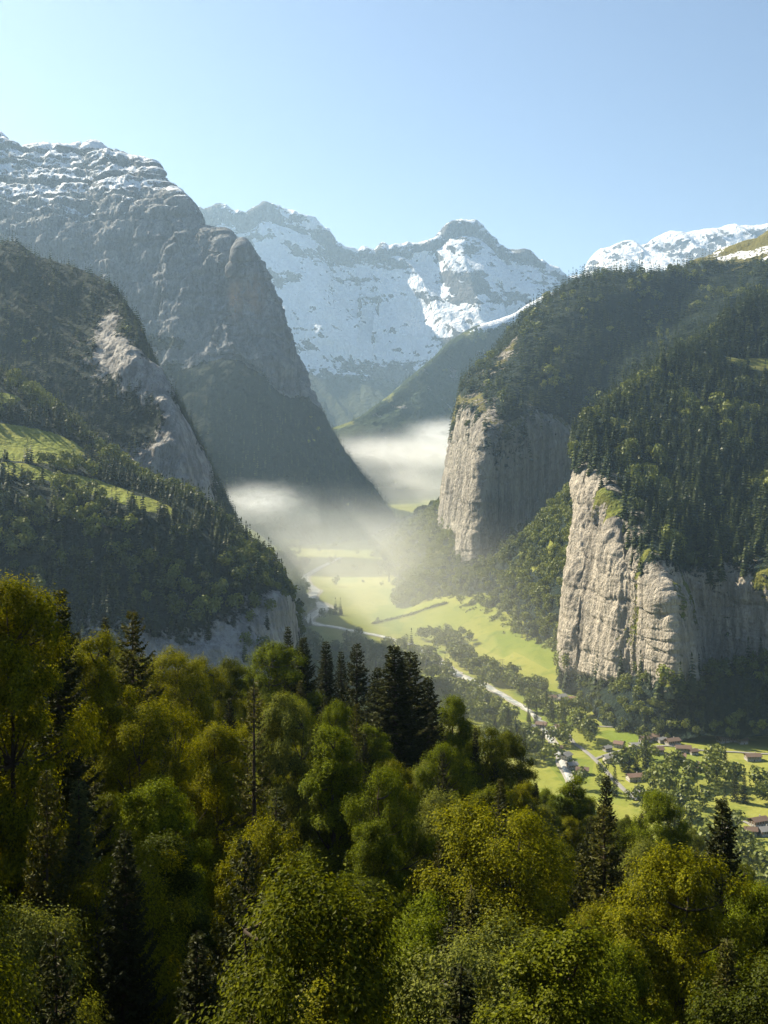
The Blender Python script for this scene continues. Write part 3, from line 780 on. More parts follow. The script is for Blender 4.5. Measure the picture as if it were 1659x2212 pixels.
#  kind, model, u of the trunk, v of the top, distance, half width (m), tint, label
HERO = [
    ('b', 0, 1075, 1728, 62, 6.2, YEL, 'big yellow-green broadleaf with three dark trunks at the lower centre right'),
    ('b', 2, 1455, 1832, 56, 4.8, YEL, 'rounded yellow-green broadleaf in front of the dark spruce at lower right'),
    ('b', 4, 1300, 2118, 40, 2.9, LIME, 'bright green young broadleaf cut by the bottom edge, right of centre'),
    ('b', 4, 60, 1972, 37, 3.3, PALE, 'pale green broadleaf in the bottom left corner'),
    ('b', 1, 30, 1240, 52, 4.6, YEL, 'tall golden-green broadleaf at the left edge reaching highest'),
    ('f', 0, 128, 1268, 60, 3.6, FIRC, 'tall dark spruce against golden leaves near the left edge'),
    ('f', 2, 287, 1316, 88, 4.4, FIRY, 'lone spruce standing above the golden trees, left of centre'),
    ('f', 1, 228, 1330, 96, 2.6, FIRC, 'slim dark spruce tip just left of the lone spruce'),
    ('f', 1, 622, 1352, 168, 3.6, FIRC, 'leftmost dark spruce of the row on the wooded ridge'),
    ('f', 0, 655, 1375, 152, 4.6, FIRC, 'second dark spruce from the left in the row on the ridge'),
    ('f', 1, 704, 1384, 156, 4.4, FIRC, 'pointed dark spruce in the middle of the row on the ridge'),
    ('f', 1, 737, 1406, 162, 3.4, FIRC, 'shorter dark spruce between two taller ones on the ridge'),
    ('f', 2, 771, 1388, 158, 5.0, FIRC, 'broad-boughed dark spruce with gaps, second from right on the ridge'),
    ('f', 0, 852, 1392, 128, 6.6, FIRC, 'largest spruce at the right end of the row on the ridge'),
    ('f', 2, 886, 1404, 132, 6.6, FIRC, 'twin of the largest spruce, just right of it'),
    ('f', 1, 925, 1462, 140, 5.0, FIRC, 'dark spruce stepping down from the twin spruces'),
    ('f', 0, 815, 1440, 140, 4.6, FIRC, 'low dark spruce in front of the gap left of the twin spruces'),
    ('f', 3, 548, 1466, 74, 2.2, FIRY, 'thin half-bare conifer with a dark trunk, centre left'),
    ('f', 2, 1305, 1738, 78, 4.4, FIRY, 'brownish spruce behind the big yellow-green broadleaf'),
    ('f', 1, 1310, 1672, 120, 3.6, FIRC, 'dark spruce tip seen above the brownish spruce'),
    ('f', 0, 1560, 1722, 74, 4.0, FIRC, 'tall dark spruce with visible trunk at the lower right'),
    ('f', 1, 170, 1682, 50, 2.6, FIRP, 'pale grey-green conical conifer in the left shade'),
    ('f', 1, 800, 1936, 44, 1.9, FIRP, 'small pale conical conifer at the bottom centre'),
    ('b', 1, 955, 1706, 86, 4.4, PALE, 'pale silvery broadleaf behind the big yellow-green broadleaf'),
    ('b', 3, 720, 1556, 88, 4.8, LIME, 'domed light green broadleaf below the row of spruces'),
    ('b', 2, 590, 1388, 150, 6.5, LIME, 'rounded sunlit broadleaf at the left foot of the ridge spruces'),
    ('b', 1, 497, 1420, 140, 4.6, OLIVE, 'oval green broadleaf on the skyline left of the ridge spruces'),
    ('b', 4, 430, 1425, 130, 5.4, YEL, 'low yellow broadleaf on the skyline, centre left'),
    ('b', 0, 370, 1398, 110, 6.0, YEL, 'spreading golden broadleaf on the skyline right of the lone spruce'),
    ('b', 3, 205, 1350, 74, 4.2, YEL, 'golden broadleaf crown between the two left spruces'),
    ('b', 0, 330, 1500, 72, 5.0, YEL, 'golden-tipped broadleaf under the lone spruce'),
    ('b', 2, 610, 1500, 92, 4.6, PALE, 'greyish broadleaf right behind the thin half-bare conifer'),
    ('b', 1, 470, 1560, 78, 4.2, YEL, 'sunlit broadleaf on the diagonal edge of light, upper end'),
    ('b', 2, 570, 1770, 60, 3.8, YEL, 'sunlit broadleaf halfway down the diagonal edge of light'),
    ('b', 3, 640, 1900, 52, 3.2, LIME, 'sunlit broadleaf at the lower end of the diagonal edge of light'),
    ('b', 4, 830, 1665, 84, 4.0, LIME, 'mid green broadleaf left of the silvery one'),
    ('b', 1, 980, 1500, 142, 4.8, LIME, 'sunlit broadleaf on the ridge right of the largest spruce'),
    ('b', 2, 1100, 1582, 150, 5.4, OLIVE, 'olive broadleaf on the descending skyline right of centre'),
    ('b', 0, 1040, 1560, 146, 5.4, OLIVE, 'olive broadleaf on the descending skyline below the ridge spruces'),
    ('b', 3, 1240, 1672, 150, 5.0, LIME, 'green broadleaf low on the descending skyline, in front of the village'),
    ('b', 2, 1425, 1712, 135, 5.8, LIME, 'bright domed broadleaf standing just below the village, right'),
    ('b', 4, 1395, 1822, 84, 3.8, PALE, 'pale broadleaf between the brownish spruce and the rounded yellow one'),
    ('b', 1, 1630, 1905, 58, 3.4, LIME, 'green broadleaf cut by the right edge'),
    ('b', 4, 925, 1985, 48, 3.6, LIME, 'light broadleaf under the left side of the three-trunked tree'),
    ('b', 1, 1600, 1862, 150, 4.6, OLIVE, 'roundish broadleaf right of the tall dark spruce'),
]
# ------------------------------------------------------------------ foreground slope
def ground_base(x, y):
    x = np.asarray(x, float)
    y = np.asarray(y, float)
    prof = np.interp(y, [-40, 0, 8, 30, 60, 150, 185, 260, 420, 620, 760], [-1.5, -2.2, -8, -33, -43, -54, -66, -112, -195, -275, -300])
    cross = np.interp(x, [-400, -60, 0, 60, 200, 400], [40, 16, 0, -20, -70, -120]) * smooth(0, 60, y) * smooth(700, 300, y)
    cross = cross + 17 * smooth(-20, -42, x) * smooth(66, 46, y) * smooth(0, 30, y)  # unseen bank left of frame, raised to shade the lower left wood
    return prof + cross


_hp, _hr = [], []
for (kd, k, u, v, D, w_, tint, lab) in HERO:
    top = P(u, v, D)
    _hp.append(top[:2])
    _hr.append(float(np.clip(top[2] - (22 if kd == 'b' else 26) * (0.75 if D < 60 else 1) - ground_base(top[0], top[1]), -9, 14)))
_hp, _hr = np.array(_hp), np.array(_hr)


def ground_h(x, y):
    # knolls and hollows of the slope, one weight per tree listed above
    x = np.asarray(x, float)
    y = np.asarray(y, float)
    w = np.exp(-((x[..., None] - _hp[:, 0]) ** 2 + (y[..., None] - _hp[:, 1]) ** 2) / (2 * 8.0 ** 2))
    return ground_base(x, y) + (w * _hr).sum(-1) / (w.sum(-1) + 0.35)


GX = np.linspace(-330, 330, 200)
GY = np.linspace(-40, 760, 240)
gx, gy = np.meshgrid(GX, GY, indexing='ij')
GG = np.stack([gx, gy, np.maximum(ground_h(gx, gy), -300)], -1)
GG[..., 2] += fbm(GG * np.array([1, 1, 0]), 30, 4, 5) * 1.2
t = NT('forest_soil')
n1 = t.noise(0.2, 5, 0.6)
m_soil = t.done(t.bsdf(t.mix(t.step(n1, 0.4, 0.6), (0.022, 0.026, 0.010), (0.040, 0.032, 0.018)), 0.95, t.bump(n1, 0.8, 0.5), 0.05))
link('forest_ground', grid_mesh('forest_ground', GG, m_soil, {}), kind='structure')

# ------------------------------------------------------------------ foliage and bark materials
def leaf_mat(name, hue_lo, hue_hi, trans=0.45, objcol=True, tint=False, gloss=0.06):
    t = NT(name)
    g = t.n('ShaderNodeNewGeometry')
    rnd = g.outputs['Random Per Island']
    col = t.mix(rnd, hue_lo, hue_hi)
    if objcol:
        oi = t.n('ShaderNodeObjectInfo')
        col = t.mix(1.0, col, oi.outputs['Color'], 'MULTIPLY')
    if tint:
        k = t.n('ShaderNodeAttribute', attribute_name='tint').outputs['Fac']
        col = t.mix(k, col, tint)
    d = t.n('ShaderNodeBsdfDiffuse')
    t.l(col, d.inputs[0])
    tr = t.n('ShaderNodeBsdfTranslucent')
    t.l(t.mix(1.0, col, (1.18, 1.12, 0.30), 'MULTIPLY'), tr.inputs[0])
    m1 = t.n('ShaderNodeMixShader')
    m1.inputs[0].default_value = trans
    t.l(d.outputs[0], m1.inputs[1])
    t.l(tr.outputs[0], m1.inputs[2])
    gl = t.n('ShaderNodeBsdfGlossy')
    gl.inputs['Roughness'].default_value = 0.45
    m2 = t.n('ShaderNodeMixShader')
    m2.inputs[0].default_value = gloss
    t.l(m1.outputs[0], m2.inputs[1])
    t.l(gl.outputs[0], m2.inputs[2])
    return t.done(m2.outputs[0])


M_LEAF = leaf_mat('leaves', (0.040, 0.052, 0.002), (0.215, 0.215, 0.004), 0.38, gloss=0.004)
M_NEEDLE = leaf_mat('needles', (0.026, 0.033, 0.010), (0.066, 0.066, 0.014), 0.2, gloss=0.008)
M_FAR = leaf_mat('far_foliage', (0.014, 0.025, 0.012), (0.026, 0.040, 0.015), 0.2, False, (0.155, 0.178, 0.030), 0.02)
t = NT('bark')
n1 = t.noise(3.0, 4, 0.6, stretch=(1, 1, 0.2))
M_BARK = t.done(t.bsdf(t.mix(n1, (0.035, 0.026, 0.018), (0.085, 0.066, 0.048)), 0.9, t.bump(n1, 0.6, 0.05), 0.1))


def unit(a):
    return a / (np.linalg.norm(a, axis=-1, keepdims=True) + 1e-9)


def tube(pts, rad, sides=6):
    pts = np.asarray(pts, float)
    rad = np.asarray(rad, float)
    d = unit(np.gradient(pts, axis=0))
    ref = np.where(np.abs(d[:, 2:3]) > 0.9, np.array([[1.0, 0, 0]]), np.array([[0, 0, 1.0]]))
    a = unit(np.cross(d, ref))
    b = np.cross(d, a)
    th = np.linspace(0, 2 * np.pi, sides, endpoint=False)
    v = pts[:, None] + rad[:, None, None] * (np.cos(th)[None, :, None] * a[:, None] + np.sin(th)[None, :, None] * b[:, None])
    n = len(pts)
    i = np.arange(n * sides).reshape(n, sides)
    j = np.roll(i, -1, axis=1)
    f = np.stack([i[:-1], j[:-1], j[1:], i[1:]], -1).reshape(-1, 4)
    return v.reshape(-1, 3), f


def merge(parts):
    vs, fs, o = [], [], 0
    for v, f in parts:
        vs.append(v)
        fs.append(f + o)
        o += len(v)
    return np.concatenate(vs), np.concatenate(fs)


def blades(c, nrm, tan, L, Wd, fold=0.15):
    """One four-cornered leaf per row."""
    nrm = unit(nrm)
    tan = unit(tan - nrm * np.sum(tan * nrm, -1, keepdims=True))
    bi = np.cross(nrm, tan)
    L = np.asarray(L).reshape(-1, 1)
    Wd = np.asarray(Wd).reshape(-1, 1)
    v = np.stack([c - tan * L * 0.5, c + bi * Wd * 0.5 + nrm * L * fold * 0.5, c + tan * L * 0.5 - nrm * L * fold * 0.3, c - bi * Wd * 0.5 + nrm * L * fold * 0.5], 1)
    n = len(c)
    return v.reshape(-1, 3), np.arange(4 * n).reshape(n, 4)


def broadleaf(seed, Ht=22.0, Rc=6.0, stems=1, base=0.22, nclump=75, per=620, leaf=0.2, flat=0.45, shape=0.9, sides=6, clump=1.0):
    r = np.random.default_rng(seed)
    wood = []
    stem_pts = []
    for s in range(stems):
        a = 2 * np.pi * s / stems + r.uniform(0, 1)
        sp = Rc * (0.0 if stems == 1 else 0.42)
        top = np.array([math.cos(a) * sp, math.sin(a) * sp, Ht * r.uniform(0.84, 0.95)])
        k = np.linspace(0, 1, 9)[:, None]
        bend = np.array([math.cos(a), math.sin(a), 0]) * sp
        p = np.array([0, 0, -1.0]) * (1 - k) + top * k + (np.sin(k * np.pi) * bend * 0.15) + r.normal(0, 0.12, (9, 3)) * k
        p[:3, :2] *= 0.6
        rad = np.linspace(0.40 if stems == 1 else 0.28, 0.04, 9) * Ht / 22
        wood.append(tube(p, rad, sides))
        stem_pts.append(p)
    sp_all = np.concatenate(stem_pts)
    # clump centres inside a lobed envelope
    ph = r.uniform(0, 6.28, 4)

    def env(t, th):
        prof = np.clip(t, 0, 1) ** 0.55 * np.clip(1 - t, 0, 1) ** (0.55 * shape) * 1.62
        return Rc * prof * (1 + 0.24 * np.sin(2 * th + ph[0]) + 0.18 * np.sin(3 * th + ph[1] + 4 * t) + 0.15 * np.sin(5 * th + ph[2] + 9 * t))

    hole = [np.array([math.cos(a) * Rc * 0.8, math.sin(a) * Rc * 0.8, Ht * z]) for a, z in zip(r.uniform(0, 6.28, 7), r.uniform(0.35, 0.9, 7))]
    cs = []
    tries = 0
    gap = clump * Rc * 1.55 / nclump ** 0.42
    while len(cs) < nclump and tries < 30000:
        tries += 1
        t = r.beta(1.3, 1.0)
        th = r.uniform(0, 6.28)
        q = math.sqrt(r.uniform(0.12, 1.0))
        rr = env(t, th) * q
        c = np.array([math.cos(th) * rr, math.sin(th) * rr, Ht * (base + (0.98 - base) * t)])
        if any(np.linalg.norm((c - q_) * np.array([1, 1, 1.4])) < Rc * 0.36 for q_ in hole):
            continue
        if all(np.linalg.norm((c - d) * np.array([1, 1, 1.25])) > gap for d in cs):
            cs.append(c)
        elif tries % 400 == 0:
            gap *= 0.93
    LV = []
    for c in cs:
        low = sp_all[(sp_all[:, 2] < c[2] - 0.5) & (sp_all[:, 2] > 0.08 * Ht)]
        if len(low) == 0:
            low = sp_all[2:3]
        a = low[np.argmin(np.linalg.norm((low - c) * np.array([1, 1, 0.6]), axis=1))]
        k = np.linspace(0, 1, 5)[:, None]
        b = a * (1 - k) + c * k
        b[:, 2] -= np.sin(k[:, 0] * np.pi) * 0.09 * np.linalg.norm(c - a)
        wood.append(tube(b, np.linspace(0.085, 0.015, 5) * Ht / 22, 4))
        rc = gap * r.uniform(0.75, 1.15)
        n = int(per * (rc / gap) ** 2)
        d = unit(r.normal(size=(n, 3)))
        rad = rc * r.uniform(0.25, 1.0, (n, 1)) ** 0.6 * (1 + 0.35 * np.sin(4 * np.arctan2(d[:, 1:2], d[:, 0:1]) + r.uniform(0, 6)))
        out = unit(np.array([c[0], c[1], 0.0]) + 1e-6)
        p = c + d * rad * np.array([1, 1, flat])
        p[:, 2] -= 0.05 * (np.linalg.norm(p[:, :2] - c[:2], axis=1) ** 2) / rc + r.normal(0, 0.06, n)
        nr = np.array([0, 0, 0.35]) + 1.0 * unit(c - np.array([0, 0, Ht * 0.5])) + 0.7 * d + r.normal(0, 0.38, (n, 3))
        tn = r.normal(size=(n, 3)) + np.array([0, 0, -0.1]) + 0.5 * out
        L = leaf * r.uniform(0.65, 1.35, n)
        LV.append(blades(p, nr, tn, L, L * 0.68))
    return merge(wood), merge(LV)


def spruce(seed, Ht=26.0, Rc=4.0, whorl=0.48, per=9, twig=0.62, dens=0.055, base=0.08, droop=0.30, power=0.85, sparse=0.0, sides=6, bough=True):
    r = np.random.default_rng(seed)
    wood = [tube([(0, 0, -1), (0, 0, Ht * 0.3), (0.05, 0, Ht * 0.6), (0, 0.05, Ht * 0.85), (0, 0, Ht)], np.array([0.36, 0.28, 0.18, 0.08, 0.015]) * Ht / 26, sides)]
    LV = []
    z = Ht * base
    while z < Ht - 0.25:
        k = (z - Ht * base) / (Ht * (1 - base))
        Lmax = Rc * (1 - k) ** power * (0.75 + 0.25 * min(1, k / 0.12)) + 0.18
        nb = max(4, int(per * (0.6 + 0.4 * (1 - k))))
        a0 = r.uniform(0, 6.28)
        for b in range(nb):
            if r.uniform() < sparse:
                continue
            th = a0 + 6.28 * b / nb + r.normal(0, 0.18)
            L = Lmax * r.uniform(0.62, 1.12)
            up = 0.55 * k - droop * (1 - k) + r.normal(0, 0.07)
            s = np.linspace(0, 1, 6)
            o = np.array([math.cos(th), math.sin(th), 0.0])
            pts = np.array([0, 0, z]) + o * (s * L)[:, None]
            pts[:, 2] += L * (up * s - 0.22 * np.sin(s * np.pi * 0.9) + 0.12 * s ** 3)
            if bough and L > 0.5:
                wood.append(tube(pts, np.linspace(0.05, 0.008, 6) * (0.4 + 0.6 * L / Rc), 3))
            n = max(6, int(L / dens * 2.2))
            q = r.uniform(0.12, 1.0, n) ** 0.8
            c = np.stack([np.interp(q, s, pts[:, i]) for i in range(3)], 1)
            side = np.array([-math.sin(th), math.cos(th), 0.0]) * r.choice([-1, 1], n)[:, None]
            tn = side * r.uniform(0.5, 1.0, (n, 1)) + o * r.uniform(0.4, 1.0, (n, 1)) + np.array([0, 0, 1.0]) * r.uniform(-0.75, 0.15, (n, 1))
            tl = twig * r.uniform(0.7, 1.3, n) * (1.15 - 0.6 * q) * (0.55 + 0.45 * L / Rc)
            c = c + unit(tn) * (tl * 0.45)[:, None]
            nr = np.array([0, 0, 1.0]) + r.normal(0, 0.6, (n, 3))
            LV.append(blades(c, nr, tn, tl, tl * 0.38, 0.05))
        z += whorl * r.uniform(0.75, 1.25) * (0.55 + 0.45 * (1 - k))
    return merge(wood), merge(LV)


def pair(name, tree, leafm):
    (wv, wf), (lv, lf) = tree
    return new_mesh(name + '_trunk', wv, wf, M_BARK), new_mesh(name + '_crown', lv, lf, leafm, smooth_shade=False)


def single(name, tree, leafm):
    (wv, wf), (lv, lf) = tree
    v, f = merge([(wv, wf), (lv, lf)])
    return new_mesh(name, v, f, mats=[M_BARK, leafm], mat_idx=np.r_[np.zeros(len(wf)), np.ones(len(lf))], smooth_shade=False)


#                        height, radius of the model, meshes
BROAD = [
    (22.0, 7.6, pair('broadleaf', broadleaf(1, 22, 6.2, 3, 0.16, 105, 1050, 0.16, 0.62, 0.8), M_LEAF)),
    (22.0, 6.4, pair('broadleaf', broadleaf(2, 22, 5.2, 1, 0.20, 90, 1350, 0.16, 0.62, 1.0), M_LEAF)),
    (20.0, 6.6, pair('broadleaf', broadleaf(3, 20, 5.4, 2, 0.15, 90, 1350, 0.155, 0.6, 0.75), M_LEAF)),
    (24.0, 5.6, pair('broadleaf', broadleaf(4, 24, 4.6, 1, 0.18, 90, 1300, 0.155, 0.65, 1.3), M_LEAF)),
    (18.0, 6.4, pair('broadleaf', broadleaf(5, 18, 5.2, 2, 0.10, 80, 1300, 0.15, 0.65, 0.7), M_LEAF)),
]
FIR = [
    (26.0, 4.2, pair('spruce', spruce(11, 26, 4.2), M_NEEDLE)),
    (25.0, 3.6, pair('spruce', spruce(12, 25, 3.6, 0.46, 9, 0.58, 0.055, 0.06, 0.36, 0.95), M_NEEDLE)),
    (24.0, 4.8, pair('spruce', spruce(13, 24, 4.8, 0.62, 8, 0.66, 0.06, 0.08, 0.22, 0.75, 0.10), M_NEEDLE)),
    (26.0, 3.0, pair('spruce', spruce(14, 26, 3.0, 0.7, 6, 0.55, 0.08, 0.12, 0.42, 0.7, 0.2), M_NEEDLE)),
]
MID_B = [(18.0, 7.2, single('broadleaf_tree', broadleaf(20 + k, 18, 6.0, 1, 0.06, 26, 60, 0.85, 0.7, 0.75, 4, 1.15), M_LEAF)) for k in range(4)]
MID_F = [(24.0, 4.2, single('spruce_tree', spruce(30 + k, 24, 4.2, 0.9, 8, 1.3, 0.32, 0.04, 0.3, 0.9, 0, 4, False), M_NEEDLE)) for k in range(3)]


def lump(seed, Ht, Rc, n, size):
    """Distant broadleaf: a lumpy crown of leaf clumps."""
    r = np.random.default_rng(seed)
    K = 9
    cc = unit(r.normal(size=(K, 3))) * np.array([Rc * 0.55, Rc * 0.55, Ht * 0.24])
    cc[:, 2] += Ht * 0.60
    i = r.integers(0, K, n)
    d = unit(r.normal(size=(n, 3)) + np.array([0, 0, 0.35]))
    p = cc[i] + d * Rc * 0.52 * r.uniform(0.8, 1.1, (n, 1))
    nr = d + r.normal(0, 0.35, (n, 3))
    L = size * r.uniform(0.7, 1.3, n)
    return blades(p, nr, r.normal(size=(n, 3)), L, L * 0.9, 0.1)


def spike(seed, Ht, Rc, layers, per):
    """Distant conifer: layers of drooping boughs."""
    r = np.random.default_rng(seed)
    P_, N_, T_, L_ = [], [], [], []
    for k in range(layers):
        t = (k + 0.3) / layers
        z = Ht * (0.05 + 0.93 * t)
        n = max(4, int(per * (1.15 - 0.55 * t)))
        a = r.uniform(0, 6.28) + np.arange(n) * 6.28 / n + r.normal(0, 0.2, n)
        L = (Rc * (1 - t) ** 0.85 + 0.25) * r.uniform(0.75, 1.2, n)
        o = np.stack([np.cos(a), np.sin(a), np.full(n, -0.55)], 1)
        P_.append(np.array([0, 0, z]) + o * (L * 0.5)[:, None])
        T_.append(o)
        N_.append(np.stack([np.cos(a) * 0.5, np.sin(a) * 0.5, np.ones(n)], 1) + r.normal(0, 0.2, (n, 3)))
        L_.append(L * 1.1)
    Lc = np.concatenate(L_)
    v, f = blades(np.concatenate(P_), np.concatenate(N_), np.concatenate(T_), Lc, Lc * 0.85, -0.06)
    tip = blades(np.array([[0, 0, Ht * 0.94], [0, 0, Ht * 0.94]]), np.array([[1.0, 0, 0], [0, 1.0, 0]]), np.array([[0, 0, 1.0], [0, 0, 1.0]]), [Ht * 0.16] * 2, [Rc * 0.28] * 2, 0)
    return merge([(v, f), tip])


LUMP_HI = [lump(40 + k, 16, 6.5, 170, 2.1) for k in range(5)]
LUMP_LO = [lump(50 + k, 16, 6.5, 70, 3.2) for k in range(4)]
SPIKE_HI = [spike(60 + k, 22, 4.2, 12, 9) for k in range(5)]
SPIKE_LO = [spike(70 + k, 22, 4.4, 6, 6) for k in range(4)]


def plant(name, pts, kinds, scales, tints, kind='stuff', **props):
    """Merge one copy of a distant tree per point into one object. kinds: list of (v, f)."""
    r = np.random.default_rng(len(pts))
    which = r.integers(0, len(kinds), len(pts)) if not isinstance(kinds, tuple) else kinds[1]
    lib = kinds if not isinstance(kinds, tuple) else kinds[0]
    V, F, T, o = [], [], [], 0
    for k in range(len(lib)):
        sel = np.where(which == k)[0]
        if len(sel) == 0:
            continue
        v, f = lib[k]
        a = r.uniform(0, 6.28, len(sel))
        ca, sa = np.cos(a)[:, None], np.sin(a)[:, None]
        wx = r.uniform(0.85, 1.2, len(sel))[:, None]
        s = scales[sel][:, None]
        X = (v[:, 0] * ca - v[:, 1] * sa) * s * wx
        Y = (v[:, 0] * sa + v[:, 1] * ca) * s * wx
        Z = v[:, 2] * s
        q = np.stack([X, Y, Z], -1) + pts[sel][:, None, :]
        V.append(q.reshape(-1, 3))
        F.append((f[None] + (np.arange(len(sel)) * len(v))[:, None, None] + o).reshape(-1, 4))
        jit = np.clip(tints[sel][:, None] + r.normal(0, 0.10, (len(sel), len(f))), 0, 1)
        T.append(np.repeat(jit, 4, axis=1).reshape(-1))
        o += len(sel) * len(v)
    me = new_mesh(name, np.concatenate(V), np.concatenate(F), M_FAR, {'tint': np.concatenate(T)}, smooth_shade=False)
    return link(name, me, kind=kind, **props)


def in_poly(u, v, poly):
    inside = np.zeros(np.shape(u), bool)
    n = len(poly)
    for i in range(n):
        (x1, y1), (x2, y2) = poly[i], poly[(i + 1) % n]
        c = ((y1 > v) != (y2 > v)) & (u < (x2 - x1) * (v - y1) / (y2 - y1 + 1e-9) + x1)
        inside ^= c
    return inside


def scatter(name, spacing, frame=120, keep_rock=0.42, keep_grass=0.4, hide=True, seed=0, cut=0.8):
    """Random points on the wooded part of a hill: area-weighted, thinned to the spacing."""
    G, N, at, f = surf[name]
    r = np.random.default_rng(100 + seed)
    nu, nv = G.shape[:2]
    A, B, C, D = G[:-1, :-1], G[1:, :-1], G[1:, 1:], G[:-1, 1:]
    ctr = (A + C) / 2
    area = np.linalg.norm(np.cross(C - A, D - B), axis=-1) / 2
    u, v = UV(ctr)
    nn = N[:-1, :-1]
    ok = (u > -frame) & (u < W + frame) & (v < 1750) & (ctr[..., 1] > 100)
    ok &= (np.arange(nv - 1)[None, :] < cut * nv)
    if hide:
        ok &= np.sum(nn * ctr, -1) / np.linalg.norm(ctr, axis=-1) < 0.25
    rk, gr, sn = (at[k][:-1, :-1] for k in ('rock', 'grass', 'snow'))
    ok &= (gr < keep_grass) & (sn < 0.3)
    w = area * ok * np.clip((keep_rock + 0.25 - rk) / 0.25, 0, 1)
    n = int(w.sum() / spacing ** 2)
    cell = r.choice(w.size, size=n, p=(w / w.sum()).ravel())
    i, j = np.unravel_index(cell, w.shape)
    a, b = r.uniform(size=(2, n, 1))
    p = A[i, j] * (1 - a) * (1 - b) + B[i, j] * a * (1 - b) + C[i, j] * a * b + D[i, j] * (1 - a) * b
    # thin out: one tree per cell of a jittered lattice
    key = np.floor(p[:, :2] / (spacing * 0.72)).astype(int)
    zk = np.floor(p[:, 2] / (spacing * 0.9)).astype(int)
    _, first = np.unique(np.c_[key, zk], axis=0, return_index=True)
    return p[first]


def clumpy(p, scale, seed):
    return fbm(p, scale, 4, seed)


# ------------------------------------------------------------------ forests on the hills
def conifer_wood(name, host, spacing, h, lo=False, seed=0, broad=0.0, **kw):
    p = scatter(host, spacing, seed=seed, **kw)
    r = np.random.default_rng(seed + 5)
    n = clumpy(p, 70, 200 + seed)
    isb = (n + r.normal(0, 0.12, len(p))) > (0.6 - broad)
    lib = (SPIKE_LO + LUMP_LO) if lo else (SPIKE_HI + LUMP_HI)
    ns = len(SPIKE_LO) if lo else len(SPIKE_HI)
    which = np.where(isb, ns + r.integers(0, len(lib) - ns, len(p)), r.integers(0, ns, len(p)))
    sc_ = h / 22.0 * r.uniform(0.6, 1.25, len(p)) * np.where(isb, 0.95, 1.0)
    tint = np.where(isb, np.clip(0.5 + 0.35 * (broad > 0.8) + 0.9 * n + r.normal(0, 0.22, len(p)), 0.05, 1), np.clip(0.10 + 0.25 * n + r.normal(0, 0.08, len(p)), 0, 0.6))  # lighter leaf colour on the scree woods stands in for sunlight
    p = p.copy()
    p[:, 2] -= h * 0.05
    return plant(name, p, (lib, which), sc_, tint)


conifer_wood('forest', 'cliff_buttress', 11.0, 32, seed=1, broad=0.22, cut=0.95, keep_rock=0.45)
conifer_wood('forest', 'wooded_dome', 13.0, 28, lo=True, seed=2, broad=0.30, cut=0.93)
conifer_wood('forest', 'wooded_hill', 8.6, 14, lo=True, seed=3, broad=0.05)
conifer_wood('forest', 'rock_mountain', 19.0, 22, lo=True, seed=4, broad=0.0, keep_rock=0.25)
conifer_wood('forest', 'meadow_spur', 9.2, 20, seed=5, broad=0.55, keep_rock=0.5, cut=0.94)
conifer_wood('forest', 'far_spur', 30.0, 26, lo=True, seed=6, broad=0.2)
conifer_wood('forest', 'scree_slope', 11.5, 22, seed=7, broad=1.1, keep_rock=0.6, keep_grass=0.75, cut=1.0)
conifer_wood('forest', 'scree_fan', 9.5, 15, seed=8, broad=0.9, keep_rock=0.7, keep_grass=1.2, cut=0.97)

# ------------------------------------------------------------------ river, stream bank and lanes on the valley floor
def ribbon(name, uv, width, mat, lift, steps=90, wob=0.0, **props):
    p = np.array([hit(u, v)[:2] for u, v in uv])
    p = spline(p, steps)
    w = np.interp(np.linspace(0, 1, steps), np.linspace(0, 1, len(width)), width)
    d = np.gradient(p, axis=0)
    d /= np.linalg.norm(d, axis=1, keepdims=True)
    nrm = np.c_[-d[:, 1], d[:, 0]]
    r = np.random.default_rng(len(uv))
    rows = []
    for k in np.linspace(-1, 1, 7):
        j = r.normal(0, wob, steps) * abs(k)
        q = p + nrm * ((w / 2 + j) * k)[:, None]
        rows.append(np.c_[q, floor_at(q[:, 0], q[:, 1]) + lift + 0.25 * (1 - k * k)])
    G = np.stack(rows, 1)
    return link(name, grid_mesh(name, G, mat, {}), **props)


t = NT('river_water')
n1 = t.noise(0.10, 5, 0.7)
n2 = t.noise(0.5, 3, 0.7)
M_RIVER = t.done(t.bsdf(t.mix(t.step(n1, 0.44, 0.56), (0.26, 0.29, 0.29), (0.50, 0.49, 0.45)), 0.35, t.bump(n2, 0.5, 0.4), 0.5))
t = NT('gravel')
n1 = t.noise(0.3, 5, 0.7)
M_GRAVEL = t.done(t.bsdf(t.mix(n1, (0.20, 0.19, 0.16), (0.36, 0.34, 0.30)), 0.95, None, 0.1))
t = NT('lane_asphalt')
n1 = t.noise(0.4, 4, 0.6)
M_LANE = t.done(t.bsdf(t.mix(n1, (0.17, 0.165, 0.155), (0.26, 0.25, 0.235)), 0.9, None, 0.1))

